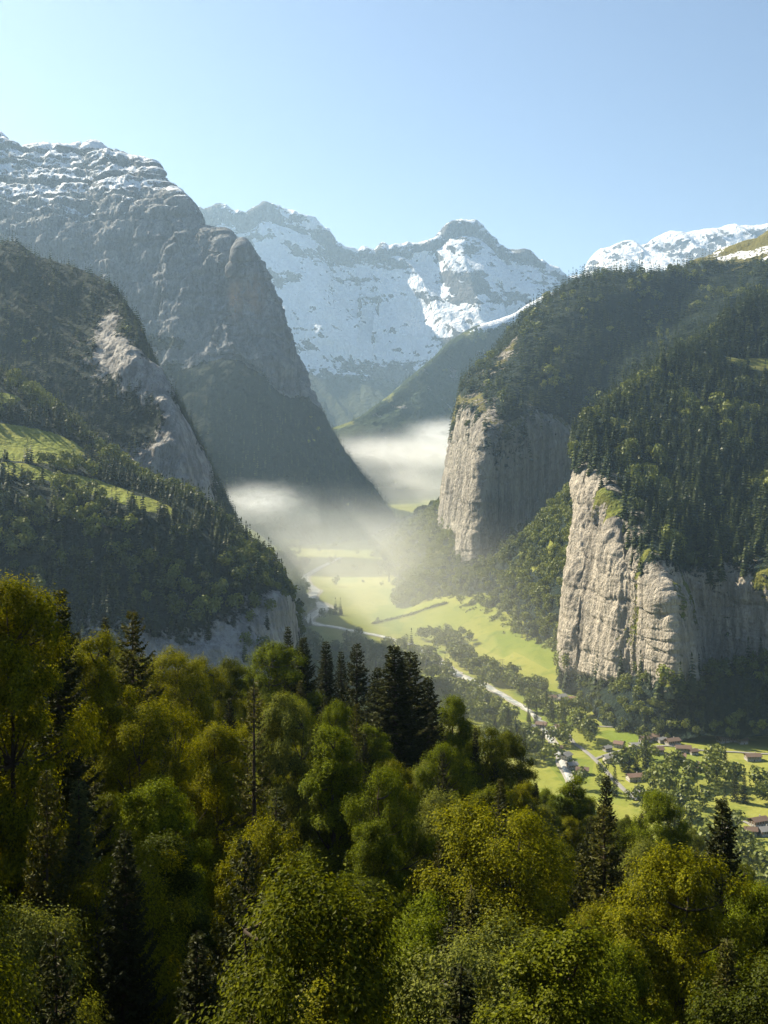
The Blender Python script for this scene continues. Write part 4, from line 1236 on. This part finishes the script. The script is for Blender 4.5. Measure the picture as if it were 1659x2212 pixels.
RIV1 = [(735, 1205), (700, 1222), (674, 1237), (659, 1249), (664, 1262), (682, 1276), (672, 1290), (667, 1298), (690, 1306), (700, 1316), (675, 1330), (664, 1343)]
RIV2 = [(664, 1343), (690, 1351), (716, 1354), (765, 1364), (817, 1374), (850, 1383), (880, 1391), (905, 1401), (935, 1416), (960, 1437), (987, 1457), (1018, 1470), (1049, 1482), (1098, 1510), (1133, 1529), (1160, 1552), (1180, 1585), (1215, 1650), (1240, 1720)]
ribbon('riverbank', RIV1, [14, 20, 26, 36, 22], M_GRAVEL, 0.5, 70, 1.0, kind='structure')
ribbon('riverbank', RIV2, [20, 14, 12, 17, 9, 8], M_GRAVEL, 0.5, 120, 1.0, kind='structure')
ribbon('river', RIV1, [8, 12, 15, 20, 14], M_RIVER, 0.95, 70, 0.5, kind='structure')
ribbon('river', RIV2, [12, 8, 7, 11, 5, 4], M_RIVER, 0.95, 120, 0.5, kind='structure')
LANE1 = [(1225, 1585), (1238, 1604), (1262, 1622), (1284, 1641), (1305, 1662), (1330, 1690), (1375, 1730)]
LANE2 = [(1284, 1641), (1330, 1625), (1385, 1616), (1440, 1612), (1520, 1622), (1600, 1626), (1670, 1630)]
LANE3 = [(1100, 1578), (1170, 1572), (1250, 1568), (1330, 1572), (1370, 1580)]
LANE4 = [(1560, 1800), (1600, 1775), (1640, 1790), (1700, 1800)]
for q, w_ in ((LANE1, 4.2), (LANE2, 3.2), (LANE3, 3.0), (LANE4, 3.0)):
    ribbon('lane', q, [w_, w_], M_LANE, 0.6, 60, 0.1, kind='structure')

# ------------------------------------------------------------------ chalets
def flat_mat(name, a, b, scale=2.0, rough=0.85, stretch=None):
    t = NT(name)
    co = t.n('ShaderNodeTexCoord').outputs['Object']
    n = t.noise(scale, 4, 0.6, vec=co, stretch=stretch)
    return t.done(t.bsdf(t.mix(n, a, b), rough, None, 0.2))


M_WOODS = [flat_mat('dark_timber', (0.075, 0.045, 0.028), (0.14, 0.085, 0.05), 3, stretch=(1, 1, 8)), flat_mat('pale_render', (0.42, 0.385, 0.32), (0.56, 0.52, 0.45), 1.0), flat_mat('grey_timber', (0.17, 0.14, 0.115), (0.26, 0.22, 0.18), 3, stretch=(1, 1, 8))]
M_ROOFS = [flat_mat('brown_tiles', (0.10, 0.065, 0.05), (0.17, 0.12, 0.09), 2.5), flat_mat('grey_slates', (0.15, 0.147, 0.145), (0.24, 0.235, 0.23), 2.5), flat_mat('red_tiles', (0.14, 0.09, 0.07), (0.20, 0.13, 0.10), 2.5)]
M_STONE = flat_mat('stone_base', (0.30, 0.285, 0.26), (0.42, 0.40, 0.365), 1.2)
M_WIN = flat_mat('window_glass', (0.03, 0.035, 0.04), (0.07, 0.08, 0.09), 1.0, 0.15)
M_FRAME = flat_mat('white_paint', (0.70, 0.69, 0.66), (0.80, 0.79, 0.76), 1.0)


def boxv(x0, x1, y0, y1, z0, z1):
    v = np.array([(x0, y0, z0), (x1, y0, z0), (x1, y1, z0), (x0, y1, z0), (x0, y0, z1), (x1, y0, z1), (x1, y1, z1), (x0, y1, z1)], float)
    f = np.array([(0, 3, 2, 1), (4, 5, 6, 7), (0, 1, 5, 4), (1, 2, 6, 5), (2, 3, 7, 6), (3, 0, 4, 7)])
    return v, f


def chalet_parts(L, D, Hw, pitch):
    """Meshes of one chalet: ridge along x, front gable at -x ... built once per size and shared."""
    rh = D / 2 * pitch
    base = boxv(-L / 2, L / 2, -D / 2, D / 2, -2.5, 2.4)
    hw = Hw
    wv = np.array([(-L / 2, -D / 2, 2.4), (L / 2, -D / 2, 2.4), (L / 2, D / 2, 2.4), (-L / 2, D / 2, 2.4),
                   (-L / 2, -D / 2, hw), (L / 2, -D / 2, hw), (L / 2, D / 2, hw), (-L / 2, D / 2, hw), (-L / 2, 0, hw + rh), (L / 2, 0, hw + rh)], float)
    wf = np.array([(0, 1, 5, 4), (2, 3, 7, 6), (3, 0, 4, 7), (1, 2, 6, 5), (4, 8, 7, 7), (5, 6, 9, 9)])
    o = 1.3
    th = 0.35
    roofs = []
    for s in (-1, 1):
        e = D / 2 + o
        v = []
        for x in (-L / 2 - o, L / 2 + o):
            for (y, z) in ((0, hw + rh + 0.05), (s * e, hw + rh + 0.05 - e * pitch)):
                v += [(x, y, z), (x, y, z + th)]
        v = np.array(v, float)
        f = np.array([(0, 2, 3, 1), (4, 5, 7, 6), (0, 1, 5, 4), (2, 6, 7, 3), (0, 4, 6, 2), (1, 3, 7, 5)])
        roofs.append((v, f))
    wins, panes = [], []
    for fl_ in (0.7, 3.1):
        for x in np.linspace(-L / 2 + 1.8, L / 2 - 1.8, max(2, int(L / 3.2))):
            for s in (-1, 1):
                y = s * (D / 2)
                wins.append((x, y, fl_ + 0.0, 'y', s))
        for yy in np.linspace(-D / 2 + 1.8, D / 2 - 1.8, max(2, int(D / 3.0))):
            for s in (-1, 1):
                wins.append((s * L / 2, yy, fl_, 'x', s))
    return base, (wv, wf), merge(roofs), wins, boxv(L * 0.18, L * 0.18 + 0.9, D * 0.12, D * 0.12 + 0.9, hw + 0.3, hw + rh + 1.1), rh


def box_me(name, b, mat):
    return new_mesh(name, b[0], b[1], mat, smooth_shade=False)


_win_frame = {}
for ax in 'xy':
    fr = boxv(-0.62, 0.62, -0.06, 0.06, 0, 1.45) if ax == 'y' else boxv(-0.06, 0.06, -0.62, 0.62, 0, 1.45)
    pn = boxv(-0.48, 0.48, -0.085, 0.085, 0.14, 1.31) if ax == 'y' else boxv(-0.085, 0.085, -0.48, 0.48, 0.14, 1.31)
    _win_frame[ax] = (box_me('window', fr, M_FRAME), box_me('pane', pn, M_WIN))
CH = []
for (L, D, Hw, pitch) in ((13, 10.5, 5.6, 0.48), (10.5, 9, 5.4, 0.52), (17, 11, 5.8, 0.42), (9, 7.5, 4.6, 0.5)):
    b, w_, rf, wins, chim, rh = chalet_parts(L, D, Hw, pitch)
    door = boxv(-0.55, 0.55, -D / 2 - 0.05, -D / 2 + 0.02, 0.0, 2.1)
    CH.append(dict(base=box_me('stone_base', b, M_STONE), wall=[box_me('wall', w_, m) for m in M_WOODS], roof=[box_me('roof', rf, m) for m in M_ROOFS], chimney=box_me('chimney', chim, M_STONE), door=box_me('door', door, M_WOODS[0]), wins=wins))


def chalet(u, v, size, rot, wall, roof, label, group):
    p = hit(u, v)
    e = bpy.data.objects.new('chalet', None)
    COL.objects.link(e)
    e.location = p
    e.rotation_euler = (0, 0, rot)
    e.scale = (0.72, 0.72, 0.72)
    e['label'] = label
    e['category'] = 'house'
    e['group'] = group
    c = CH[size]
    link('wall', c['wall'][wall], e)
    link('stone_base', c['base'], e)
    r_ = link('roof', c['roof'][roof], e)
    link('chimney', c['chimney'], r_)
    link('door', c['door'], e)
    for (x, y, z, ax, s) in c['wins']:
        if ax == 'y' and s < 0 and abs(x) < 1.3 and z < 2:
            continue
        w_ = link('window', _win_frame[ax][0], e)
        w_.location = (x, y, z)
        link('pane', _win_frame[ax][1], w_)


WALLN = ('dark timber', 'pale plastered', 'grey timber')
ROOFN = ('brown', 'grey', 'reddish')
#        u, v, size, rotation, wall, roof, where
HOUSES = [
    (1193, 1513, 1, 0.2, 1, 0, 'left end of the row below the small bright meadow'),
    (1213, 1511, 0, 0.5, 1, 1, 'middle of the row below the small bright meadow'),
    (1236, 1514, 3, -0.3, 0, 2, 'right end of the row below the small bright meadow'),
    (1262, 1508, 1, 0.6, 1, 0, 'right by the trees under the small bright meadow'),
    (1146, 1578, 1, 0.3, 1, 1, 'among trees left of the village lane, farthest left'),
    (1170, 1572, 0, -0.4, 0, 0, 'among trees left of the village lane, upper one'),
    (1189, 1588, 3, 0.5, 2, 1, 'among trees left of the village lane, lower one'),
    (1209, 1577, 1, 0.1, 1, 0, 'right behind the big round trees by the village lane'),
    (1222, 1640, 0, 0.9, 1, 1, 'pressed against the left edge of the village lane'),
    (1236, 1660, 1, 0.3, 0, 1, 'below the left edge of the village lane'),
    (1205, 1622, 3, 0.2, 2, 0, 'in the trees left of the village lane'),
    (1258, 1672, 0, -0.2, 1, 0, 'at the lower end of the village lane, left side'),
    (1320, 1645, 2, 0.2, 1, 1, 'long one right of the village lane'),
    (1337, 1614, 1, -0.5, 1, 2, 'upper one between the village lane and the hamlet'),
    (1312, 1622, 3, 0.4, 0, 1, 'right beside the upper end of the village lane'),
    (1375, 1618, 2, 0.15, 1, 1, 'long one with its bright gable left of the hamlet'),
    (1352, 1632, 1, 0.7, 2, 0, 'lower one between the village lane and the hamlet'),
    (1394, 1602, 0, 0.4, 0, 0, 'top left corner of the hamlet on the bright meadow'),
    (1414, 1598, 1, -0.3, 0, 0, 'top of the hamlet, second from its left'),
    (1430, 1604, 3, 0.2, 2, 1, 'middle of the hamlet'),
    (1452, 1608, 2, 0.35, 0, 0, 'broad one at the top right of the hamlet'),
    (1420, 1627, 0, 0.1, 0, 0, 'lower left of the hamlet on the bright meadow'),
    (1476, 1624, 2, -0.1, 2, 0, 'right end of the hamlet on the bright meadow'),
    (1498, 1629, 3, 0.3, 0, 0, 'small one just beyond the right end of the hamlet'),
    (1450, 1640, 1, 0.25, 1, 0, 'lowest of the hamlet on the bright meadow'),
    (1468, 1641, 0, -0.2, 2, 2, 'low right of the hamlet, next to the trees'),
    (1562, 1603, 0, 0.3, 0, 2, 'left one of the farm under the woods'),
    (1582, 1601, 2, -0.15, 0, 0, 'big barn of the farm under the woods'),
    (1604, 1606, 1, 0.2, 2, 0, 'right one of the farm under the woods'),
    (1626, 1642, 2, 0.05, 2, 0, 'alone on the meadow at the right edge'),
    (1508, 1663, 0, 0.5, 1, 2, 'behind the dark trees below the hamlet'),
    (1371, 1686, 2, 0.2, 1, 2, 'pinkish one in the gap between dark trees'),
    (1384, 1722, 0, -0.5, 1, 1, 'pale one low in the gap above the foreground wood'),
    (1638, 1782, 2, 0.4, 0, 0, 'big one of the cluster at the lower right edge'),
    (1622, 1803, 1, -0.2, 2, 0, 'lower left one of the cluster at the lower right edge'),
    (1653, 1803, 0, 0.25, 0, 1, 'cut by the lower right edge'),
]
for (u, v, s_, ro, wa, rf, where) in HOUSES:
    chalet(u, v, s_, ro, wa, rf, '%s chalet, %s roof, %s' % (WALLN[wa], ROOFN[rf], where), 'chalets scattered through the village')

# power poles by the river
t = NT('weathered_pole')
M_POLE = t.done(t.bsdf((0.16, 0.14, 0.12), 0.9))
for (u, v, hh, lab) in ((817, 1462, 17.0, 'thin double power pole with crossarms rising behind the spruces'), (1083, 1452, 15.0, 'small power pole standing alone on the sloping meadow')):
    e = bpy.data.objects.new('power_pole', None)
    COL.objects.link(e)
    e.location = hit(u, v)
    e['label'] = lab
    e['category'] = 'power pole'
    link('pole', new_mesh('pole', *merge([tube([(-1.4, 0, -1), (-1.4, 0, hh)], [0.22, 0.16]), tube([(1.4, 0, -1), (1.4, 0, hh)], [0.22, 0.16])]), M_POLE), e)
    for zz in (0.97, 0.80):
        link('crossarm', new_mesh('crossarm', *boxv(-4, 4, -0.14, 0.14, hh * zz - 0.15, hh * zz + 0.15), M_POLE, smooth_shade=False), e)

# ------------------------------------------------------------------ the wood in the foreground
counts = {'b': 0, 'f': 0}


def tree(kind, k, p, h, w, tint, label, group, rot=None):
    """A foreground tree: an Empty at the foot of the trunk with trunk and crown."""
    Hm, Rm, (tm, cm) = (BROAD if kind == 'b' else FIR)[k]
    counts[kind] += 1
    e = bpy.data.objects.new('broadleaf_tree' if kind == 'b' else 'spruce_tree', None)
    COL.objects.link(e)
    e.location = p
    e.rotation_euler = (0, 0, random.uniform(0, 6.28) if rot is None else rot)
    e.scale = (w / Rm, w / Rm, h / Hm)
    e['label'] = label
    e['category'] = 'tree'
    if group:
        e['group'] = group
    link('trunk', tm, e)
    c = link('crown', cm, e)
    c.color = tuple(tint) + (1,)


taken = []
for (kd, k, u, v, D, w_, tint, lab) in HERO:
    top = P(u, v, D)
    g = float(ground_h(top[0], top[1]))
    h = top[2] - g
    foot = g
    if h < 9:
        foot, h = top[2] - 9, 9
    w_ *= 1.2 if kd == 'f' else 1.08
    tree(kd, k, (top[0], top[1], foot - 0.2), h + 0.2, w_, tint, lab, None)
    taken.append((top[0], top[1], w_))

SKY_U = [-200, 0, 60, 100, 160, 260, 330, 440, 500, 540, 560, 610, 640, 700, 800, 900, 960, 1000, 1050, 1100, 1150, 1190, 1240, 1300, 1400, 1480, 1550, 1600, 1659, 1900]
SKY_V = [1225, 1245, 1255, 1300, 1345, 1365, 1400, 1445, 1435, 1450, 1420, 1400, 1425, 1440, 1460, 1470, 1500, 1530, 1580, 1590, 1630, 1700, 1705, 1715, 1775, 1740, 1790, 1860, 1920, 2000]
r_ = np.random.default_rng(77)
ZONES = [
    (lambda u, v: v > 1950 and u < 780, 'deep shaded {} in the dark lower left of the foreground wood'),
    (lambda u, v: v > 1950, 'half shaded {} low in the foreground wood, right of centre'),
    (lambda u, v: u < 450 and v < 1560, 'sunlit {} among the golden crowns at upper left of the wood'),
    (lambda u, v: u < 450, 'shaded {} at the left side below the golden crowns'),
    (lambda u, v: u < 800 and v < 1650, 'leafy {} under the row of ridge spruces'),
    (lambda u, v: u < 800, 'shaded {} in the middle of the foreground wood'),
    (lambda u, v: v < 1700, 'dark {} on the slope below the largest ridge spruce'),
    (lambda u, v: u < 1250, 'dark {} behind the three-trunked yellow-green tree'),
    (lambda u, v: True, '{} at the right of the wood between village and foreground'),
]
cand = []
for yy in np.arange(27, 205, 5.0):
    half = 0.37 * yy + 7
    for xx in np.arange(-half - (26 if yy < 110 else 0), half, 5.0):  # extra unseen trees past the left edge, added to cast shade
        cand.append((xx + r_.normal(0, 1.3), yy + r_.normal(0, 1.3)))
n_fill = 0
for (x, y) in cand:
    if any((x - a) ** 2 + (y - b) ** 2 < (0.62 * w_ + 1.9) ** 2 for a, b, w_ in taken):
        continue
    g = float(ground_h(x, y))
    kd = 'f' if r_.uniform() < (0.34 if y < 100 else 0.42) else 'b'
    h = r_.uniform(15, 21) if kd == 'b' else r_.uniform(16, 23)
    u = W / 2 + FPX * x / y
    lim = np.interp(u, SKY_U, SKY_V) + r_.uniform(6, 70)
    if y < 75:
        lim = max(lim, np.interp(u, [0, 300, 600, 900, 1659], [1560, 1640, 1800, 1900, 1950]) + r_.uniform(0, 80))
    hm = -(lim - HOR) / FPX * y - g
    if x < -0.37 * y - 3:
        h, hm = h + (6 if y < 48 else 0), 99  # out-of-view trees; the nearest are made taller for their shadow
    if 560 < u < 960 and y < 140:
        hm = min(hm, -(1500 - HOR) / FPX * y - g)
    if hm < 8.5:
        if hm < 5 or y < 60:
            continue
    h = min(h, max(hm, 6.5))
    v = HOR - FPX * (g + h) / y
    if v > 2330:
        continue
    k = int(r_.integers(0, 5)) if kd == 'b' else int(r_.integers(0, 4))
    w_ = r_.uniform(3.6, 5.4) * (0.55 + 0.45 * h / 20) if kd == 'b' else r_.uniform(2.4, 3.5)
    if u > 780 and v < 1780 and kd == 'b' and r_.uniform() < 0.35:
        kd, k, w_ = 'f', int(r_.integers(0, 2)), r_.uniform(3.0, 4.2)
    if kd == 'b':
        q = r_.uniform()
        ty = YEL if q < 0.20 + 0.35 * (u < 420 and v < 1650) else LIME if q < 0.45 else OLIVE if q < 0.66 else PALE if q < 0.72 else DEEP  # dark DEEP crowns made common so the wood's shade looks deeper
    else:
        ty = FIRC if r_.uniform() < 0.8 else FIRY
    ty = np.array(ty) * r_.uniform(0.85, 1.12)
    zone = next(z for f_, z in ZONES if f_(u, v))
    nm = 'broadleaf tree' if kd == 'b' else 'spruce'
    tree(kd, k, (x, y, g - 0.2), h, w_, ty, zone.format(nm), zone.format(nm + 's').replace('deep ', ''))
    taken.append((x, y, w_ * 0.75))
    n_fill += 1

# the same wood goes on down the slope beyond the brow and to both sides
hx, hy = np.meshgrid(np.arange(-300, 300, 8.5), np.arange(20, 640, 8.5), indexing='ij')
hx = (hx + r_.normal(0, 2.4, hx.shape)).ravel()
hy = (hy + r_.normal(0, 2.4, hy.shape)).ravel()
outside = (hy > 212) | (np.abs(hx) > 0.37 * hy + 34)
outside &= (hx ** 2 + hy ** 2 > 30 ** 2)
hz = ground_h(hx, hy)
wu, wv = W / 2 + FPX * hx / hy, HOR - FPX * (hz + 20) / hy
lim_v = np.interp(wu, SKY_U, SKY_V)
outside &= (wv > lim_v + 15) | (np.abs(wu - W / 2) > W / 2 + 60)
wp = np.stack([hx, hy, hz - 0.3], -1)[outside]
plant('forest', wp, SPIKE_HI + LUMP_HI, r_.uniform(0.7, 1.1, len(wp)), np.clip(r_.normal(0.35, 0.25, len(wp)), 0, 1))

# ------------------------------------------------------------------ trees of the valley floor
MEADOWS = [
    [(615, 1190), (760, 1160), (805, 1163), (862, 1230), (868, 1290), (850, 1335), (690, 1312), (668, 1245)],
    [(700, 1345), (730, 1330), (870, 1318), (1000, 1290), (1015, 1350), (1000, 1372), (920, 1372), (820, 1352)],
    [(988, 1405), (1110, 1355), (1235, 1385), (1285, 1440), (1270, 1455), (1180, 1468), (1130, 1476), (1040, 1440)],
    [(1178, 1482), (1270, 1450), (1295, 1490), (1290, 1506), (1200, 1504)],
    [(1290, 1530), (1310, 1500), (1322, 1560), (1290, 1572)],
    [(1326, 1580), (1360, 1575), (1412, 1598), (1350, 1606)],
    [(1440, 1612), (1530, 1592), (1670, 1583), (1670, 1672), (1560, 1660), (1500, 1650)],
    [(1500, 1698), (1560, 1716), (1545, 1745), (1500, 1725)],
    [(1575, 1690), (1670, 1680), (1670, 1702), (1600, 1705)],
    [(1595, 1745), (1670, 1752), (1670, 1850), (1615, 1830)],
    [(1130, 1535), (1160, 1535), (1185, 1560), (1140, 1562)],
]
DENSE = [
    ([(600, 1180), (655, 1250), (672, 1285), (655, 1345), (690, 1400), (900, 1440), (900, 1500), (600, 1500)], 0.6),
    ([(760, 1375), (900, 1405), (1000, 1455), (1130, 1520), (1060, 1620), (880, 1500), (740, 1420)], 0.62),
    ([(655, 1300), (720, 1312), (735, 1330), (690, 1345), (660, 1340)], 0.5),
    ([(900, 1380), (1010, 1375), (990, 1405), (1040, 1440), (1180, 1480), (1190, 1540), (1130, 1520), (1000, 1450)], 0.80),
    ([(1020, 1375), (1080, 1355), (1010, 1400), (985, 1405)], 0.5),
    ([(1080, 1540), (1270, 1510), (1290, 1580), (1240, 1680), (1100, 1640)], 0.95),
    ([(1290, 1610), (1440, 1640), (1500, 1660), (1520, 1740), (1400, 1760), (1280, 1700)], 0.9),
    ([(1480, 1655), (1590, 1668), (1580, 1720), (1500, 1710)], 0.95),
    ([(1560, 1665), (1670, 1675), (1670, 1740), (1590, 1745), (1570, 1705)], 0.6),
    ([(1380, 1585), (1670, 1570), (1670, 1588), (1480, 1600), (1400, 1600)], 0.7),
    ([(690, 1192), (760, 1172), (760, 1215), (680, 1245), (650, 1225)], 0.45),
    ([(600, 1180), (650, 1180), (680, 1245), (640, 1240)], 0.5),
    ([(720, 1276), (800, 1268), (815, 1285), (720, 1300)], 0.5),
    ([(835, 1255), (880, 1265), (880, 1290), (840, 1285)], 0.8),
    ([(1440, 1690), (1659, 1850), (1659, 2000), (1500, 1950), (1440, 1800)], 0.5),
]
xs, ys = np.meshgrid(np.arange(-420, 520, 8.2), np.concatenate([np.arange(640, 1500, 8.2), np.arange(1500, 3000, 9.5)]), indexing='ij')
r_ = np.random.default_rng(99)
xs = (xs + r_.normal(0, 2.6, xs.shape)).ravel()
ys = (ys + r_.normal(0, 2.6, ys.shape)).ravel()
zs = floor_at(xs, ys)
pf = np.stack([xs, ys, zs], -1)
uu, vv = UV(pf)
den = np.full(len(xs), 0.02)
for poly, d_ in DENSE:
    den = np.maximum(den, d_ * in_poly(uu, vv, poly))
den *= np.clip(0.75 + 1.3 * fbm(pf, 55, 3, 301), 0.1, 1.4)
mead = np.zeros(len(xs), bool)
for poly in MEADOWS:
    mead |= in_poly(uu, vv, poly)
den = np.where(mead & (den < 0.4 * 1.4), 0.006, den)
den = np.where(mead, np.minimum(den, 0.25) * (den > 0.3) + 0.006, den)
keepm = (r_.uniform(size=len(xs)) < den) & (uu > -40) & (uu < W + 60) & (vv < 2100)


def near_line(line, w_):
    q = np.array([hit(*k)[:2] for k in line])
    q = spline(q, 160)
    return np.min(np.linalg.norm(np.stack([xs, ys], -1)[:, None] - q[None], axis=-1), axis=1) < w_


for line, w_ in ((RIV1, 12), (RIV2[:15], 10), (LANE1, 7), (LANE2, 6), (LANE3, 5)):
    keepm &= ~near_line(line, w_)
for hs in HOUSES:
    q = hit(hs[0], hs[1])
    keepm &= (xs - q[0]) ** 2 + (ys - q[1]) ** 2 > 13 ** 2
    keepm &= ~((np.abs(xs - q[0] * ys / q[1]) < 9) & (ys < q[1]) & (ys > q[1] - 26))
def hides(line, hgt, up, u0, u1, part):
    # keep the sight of the river and the lane open, as in a cleared strip
    lu, lv = np.array(line).T
    o = np.argsort(lu)
    rv = np.interp(uu, lu[o], lv[o])
    tv = HOR - FPX * (zs + hgt) / ys
    return (uu > u0) & (uu < u1) & (vv > rv - 6) & (tv < rv + up) & (r_.uniform(size=len(xs)) < part)


keepm &= ~hides(RIV2[3:15], 15, 6, 975, 1140, 0.95)
keepm &= ~hides(RIV2[3:15], 15, 4, 690, 975, 0.55)
keepm &= ~hides(LANE1, 14, 4, 1225, 1300, 0.9)
idx = np.where(keepm)[0]
EXTRA = [(784, 1262, 10), (786, 1222, 9), (772, 1200, 14), (825, 1268, 12), (822, 1246, 11), (876, 1391, 14), (917, 1385, 15), (940, 1378, 13), (967, 1370, 16), (1000, 1376, 10), (1022, 1436, 17), (1053, 1446, 12), (815, 1345, 9), (1400, 1600, 9), (995, 1318, 7)]
ex = np.array([hit(a, b) for a, b, _ in EXTRA])
pts_v = np.concatenate([pf[idx], ex])
hts = np.concatenate([r_.uniform(10, 23, len(idx)), [h for *_, h in EXTRA]])
cl = fbm(pts_v, 60, 3, 302)
con = (cl + r_.normal(0, 0.25, len(pts_v))) > 0.38
order = np.argsort(pts_v[:, 1])
AREA = [
    (lambda u, v, y: u > 1480 and v > 1740, 'below the village at the right edge'),
    (lambda u, v, y: u > 1470 and v > 1640, 'in the clump right of and below the hamlet'),
    (lambda u, v, y: u > 1370 and v < 1640, 'along the foot of the wooded scree by the hamlet'),
    (lambda u, v, y: u > 1280, 'between village lane and hamlet'),
    (lambda u, v, y: u > 1060 and v > 1520, 'among the chalets left of the village lane'),
    (lambda u, v, y: u > 1130, 'under the small bright meadow'),
    (lambda u, v, y: v > 1430, 'lining the river above the village'),
    (lambda u, v, y: u > 900, 'between river and sloping meadow'),
    (lambda u, v, y: True, 'by the hazy river bend far down the valley'),
]
rest = []
for i in order:
    kd = 'f' if con[i] else 'b'
    if counts[kd] >= 298:
        rest.append(i)
        continue
    counts[kd] += 1
    u, v = UV(pts_v[i])
    k = int(r_.integers(0, 4 if kd == 'b' else 3))
    me = (MID_B if kd == 'b' else MID_F)[k][2]
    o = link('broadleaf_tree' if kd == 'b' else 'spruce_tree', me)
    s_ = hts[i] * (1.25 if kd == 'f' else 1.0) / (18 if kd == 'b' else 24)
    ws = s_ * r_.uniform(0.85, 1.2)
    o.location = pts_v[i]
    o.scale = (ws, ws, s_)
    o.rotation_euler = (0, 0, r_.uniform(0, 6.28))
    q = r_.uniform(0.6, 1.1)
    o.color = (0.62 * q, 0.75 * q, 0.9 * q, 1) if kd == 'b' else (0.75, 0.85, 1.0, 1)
    ar = next(a for f_, a in AREA if f_(u, v, pts_v[i][1]))
    nm = 'round green broadleaf tree' if kd == 'b' else 'dark pointed spruce'
    o['label'] = '%s %s' % (nm, ar)
    o['category'] = 'tree'
    o['group'] = '%ss %s' % (nm.split(' ', 1)[1], ar)
hl = spline(np.array([hit(*q) for q in [(806, 1348), (850, 1338), (895, 1326), (935, 1312), (965, 1304)]]), 60)
hr = np.random.default_rng(5)
hp = np.repeat(hl, 26, axis=0) + hr.normal(0, 1, (60 * 26, 3)) * np.array([1.3, 1.3, 0.9]) + np.array([0, 0, 1.6])
hv, hf = blades(hp, hr.normal(size=hp.shape), hr.normal(size=hp.shape), np.full(len(hp), 1.6), np.full(len(hp), 1.3))
hd = link('hedge', new_mesh('hedge', hv, hf, M_FAR, {'tint': np.full(len(hv), 0.15)}, smooth_shade=False))
hd['label'] = 'long dark hedge running up across the sloping meadow'
hd['category'] = 'hedge'
rest = np.array(rest)
if len(rest):
    which = np.where(con[rest], r_.integers(0, 5, len(rest)), 5 + r_.integers(0, 5, len(rest)))
    plant('valley_woods', pts_v[rest], (SPIKE_HI + LUMP_HI, which), hts[rest] / 17.0, np.clip(np.where(con[rest], 0.15, 0.75) + r_.normal(0, 0.15, len(rest)), 0, 1))
print('FILL', n_fill, counts, 'rest', len(rest), 'valley', len(pts_v))



# ------------------------------------------------------------------ haze
def volume_mat(name, color, density, aniso, build=None):
    t = NT(name)
    v = t.n('ShaderNodeVolumePrincipled')
    v.inputs['Color'].default_value = color + (1,)
    v.inputs['Density'].default_value = density
    v.inputs['Anisotropy'].default_value = aniso
    if build:
        t.l(build(t), v.inputs['Density'])
    t.l(v.outputs[0], t.out.inputs['Volume'])
    return t.m


def box_mesh(name, lo, hi, mat):
    x0, y0, z0 = lo
    x1, y1, z1 = hi
    v = [(x0, y0, z0), (x1, y0, z0), (x1, y1, z0), (x0, y1, z0), (x0, y0, z1), (x1, y0, z1), (x1, y1, z1), (x0, y1, z1)]
    f = [(0, 3, 2, 1), (4, 5, 6, 7), (0, 1, 5, 4), (1, 2, 6, 5), (2, 3, 7, 6), (3, 0, 4, 7)]
    return new_mesh(name, v, f, mat, smooth_shade=False)


def mist(u, v, y, hx, hy, hz, dens, seed, color=(0.93, 0.96, 1.0), aniso=0.35, scale=1.0, lo=0.42, hi=0.72, rag=0.9):
    """A bank of mist: a closed box whose density thins to nothing towards its faces."""
    def build(t):
        co = t.n('ShaderNodeTexCoord').outputs['Object']
        ln = t.n('ShaderNodeVectorMath', operation='LENGTH')
        t.l(co, ln.inputs[0])
        n = t.noise(0.004 / scale, 5, 0.58, stretch=(1, 1, 2.2), dist=0.6)
        edge = t.math('SUBTRACT', 1.0, t.math('ADD', ln.outputs['Value'], t.math('MULTIPLY', t.math('SUBTRACT', n, 0.5), rag)))
        body = t.step(edge, 0.0, 0.85)
        return t.math('MULTIPLY', t.math('MULTIPLY', body, t.math('ADD', 0.35, t.step(n, lo, hi))), dens)
    m = volume_mat('mist_air', color, dens, aniso, build)
    m.cycles.volume_step_rate = 0.45
    me = box_mesh('mist', (-1, -1, -1), (1, 1, 1), m)
    o = link('mist', me, kind='stuff')
    o.location = P(u, v, y)
    o.scale = (hx, hy, hz)
    return o


mist(870, 1040, 4150, 800, 700, 235, 0.0014, 1, color=(1, 1, 1), lo=0.38, hi=0.62, scale=0.6)
mist(900, 975, 4150, 560, 480, 78, 0.0020, 2, color=(1, 1, 1), lo=0.44, hi=0.58, scale=0.3, rag=1.2)
mist(650, 1170, 2600, 480, 470, 170, 0.0010, 3, color=(0.86, 0.95, 1.0), lo=0.38, hi=0.62, scale=0.5)
mist(556, 1082, 2400, 130, 120, 52, 0.008, 4, scale=0.16, lo=0.45, hi=0.58, rag=1.7)
mist(968, 938, 3300, 170, 130, 62, 0.010, 5, scale=0.2, lo=0.42, hi=0.58, rag=1.5)
mist(760, 1300, 1850, 560, 1150, 185, 0.0013, 6, color=(0.97, 0.98, 0.97), scale=2.5, lo=0.2, hi=0.8)
link('haze', box_mesh('haze', (-6500, -500, -1600), (9000, 13500, 2150), volume_mat('haze_air', (0.52, 0.75, 1.0), 0.000043, 0.45)), kind='stuff')
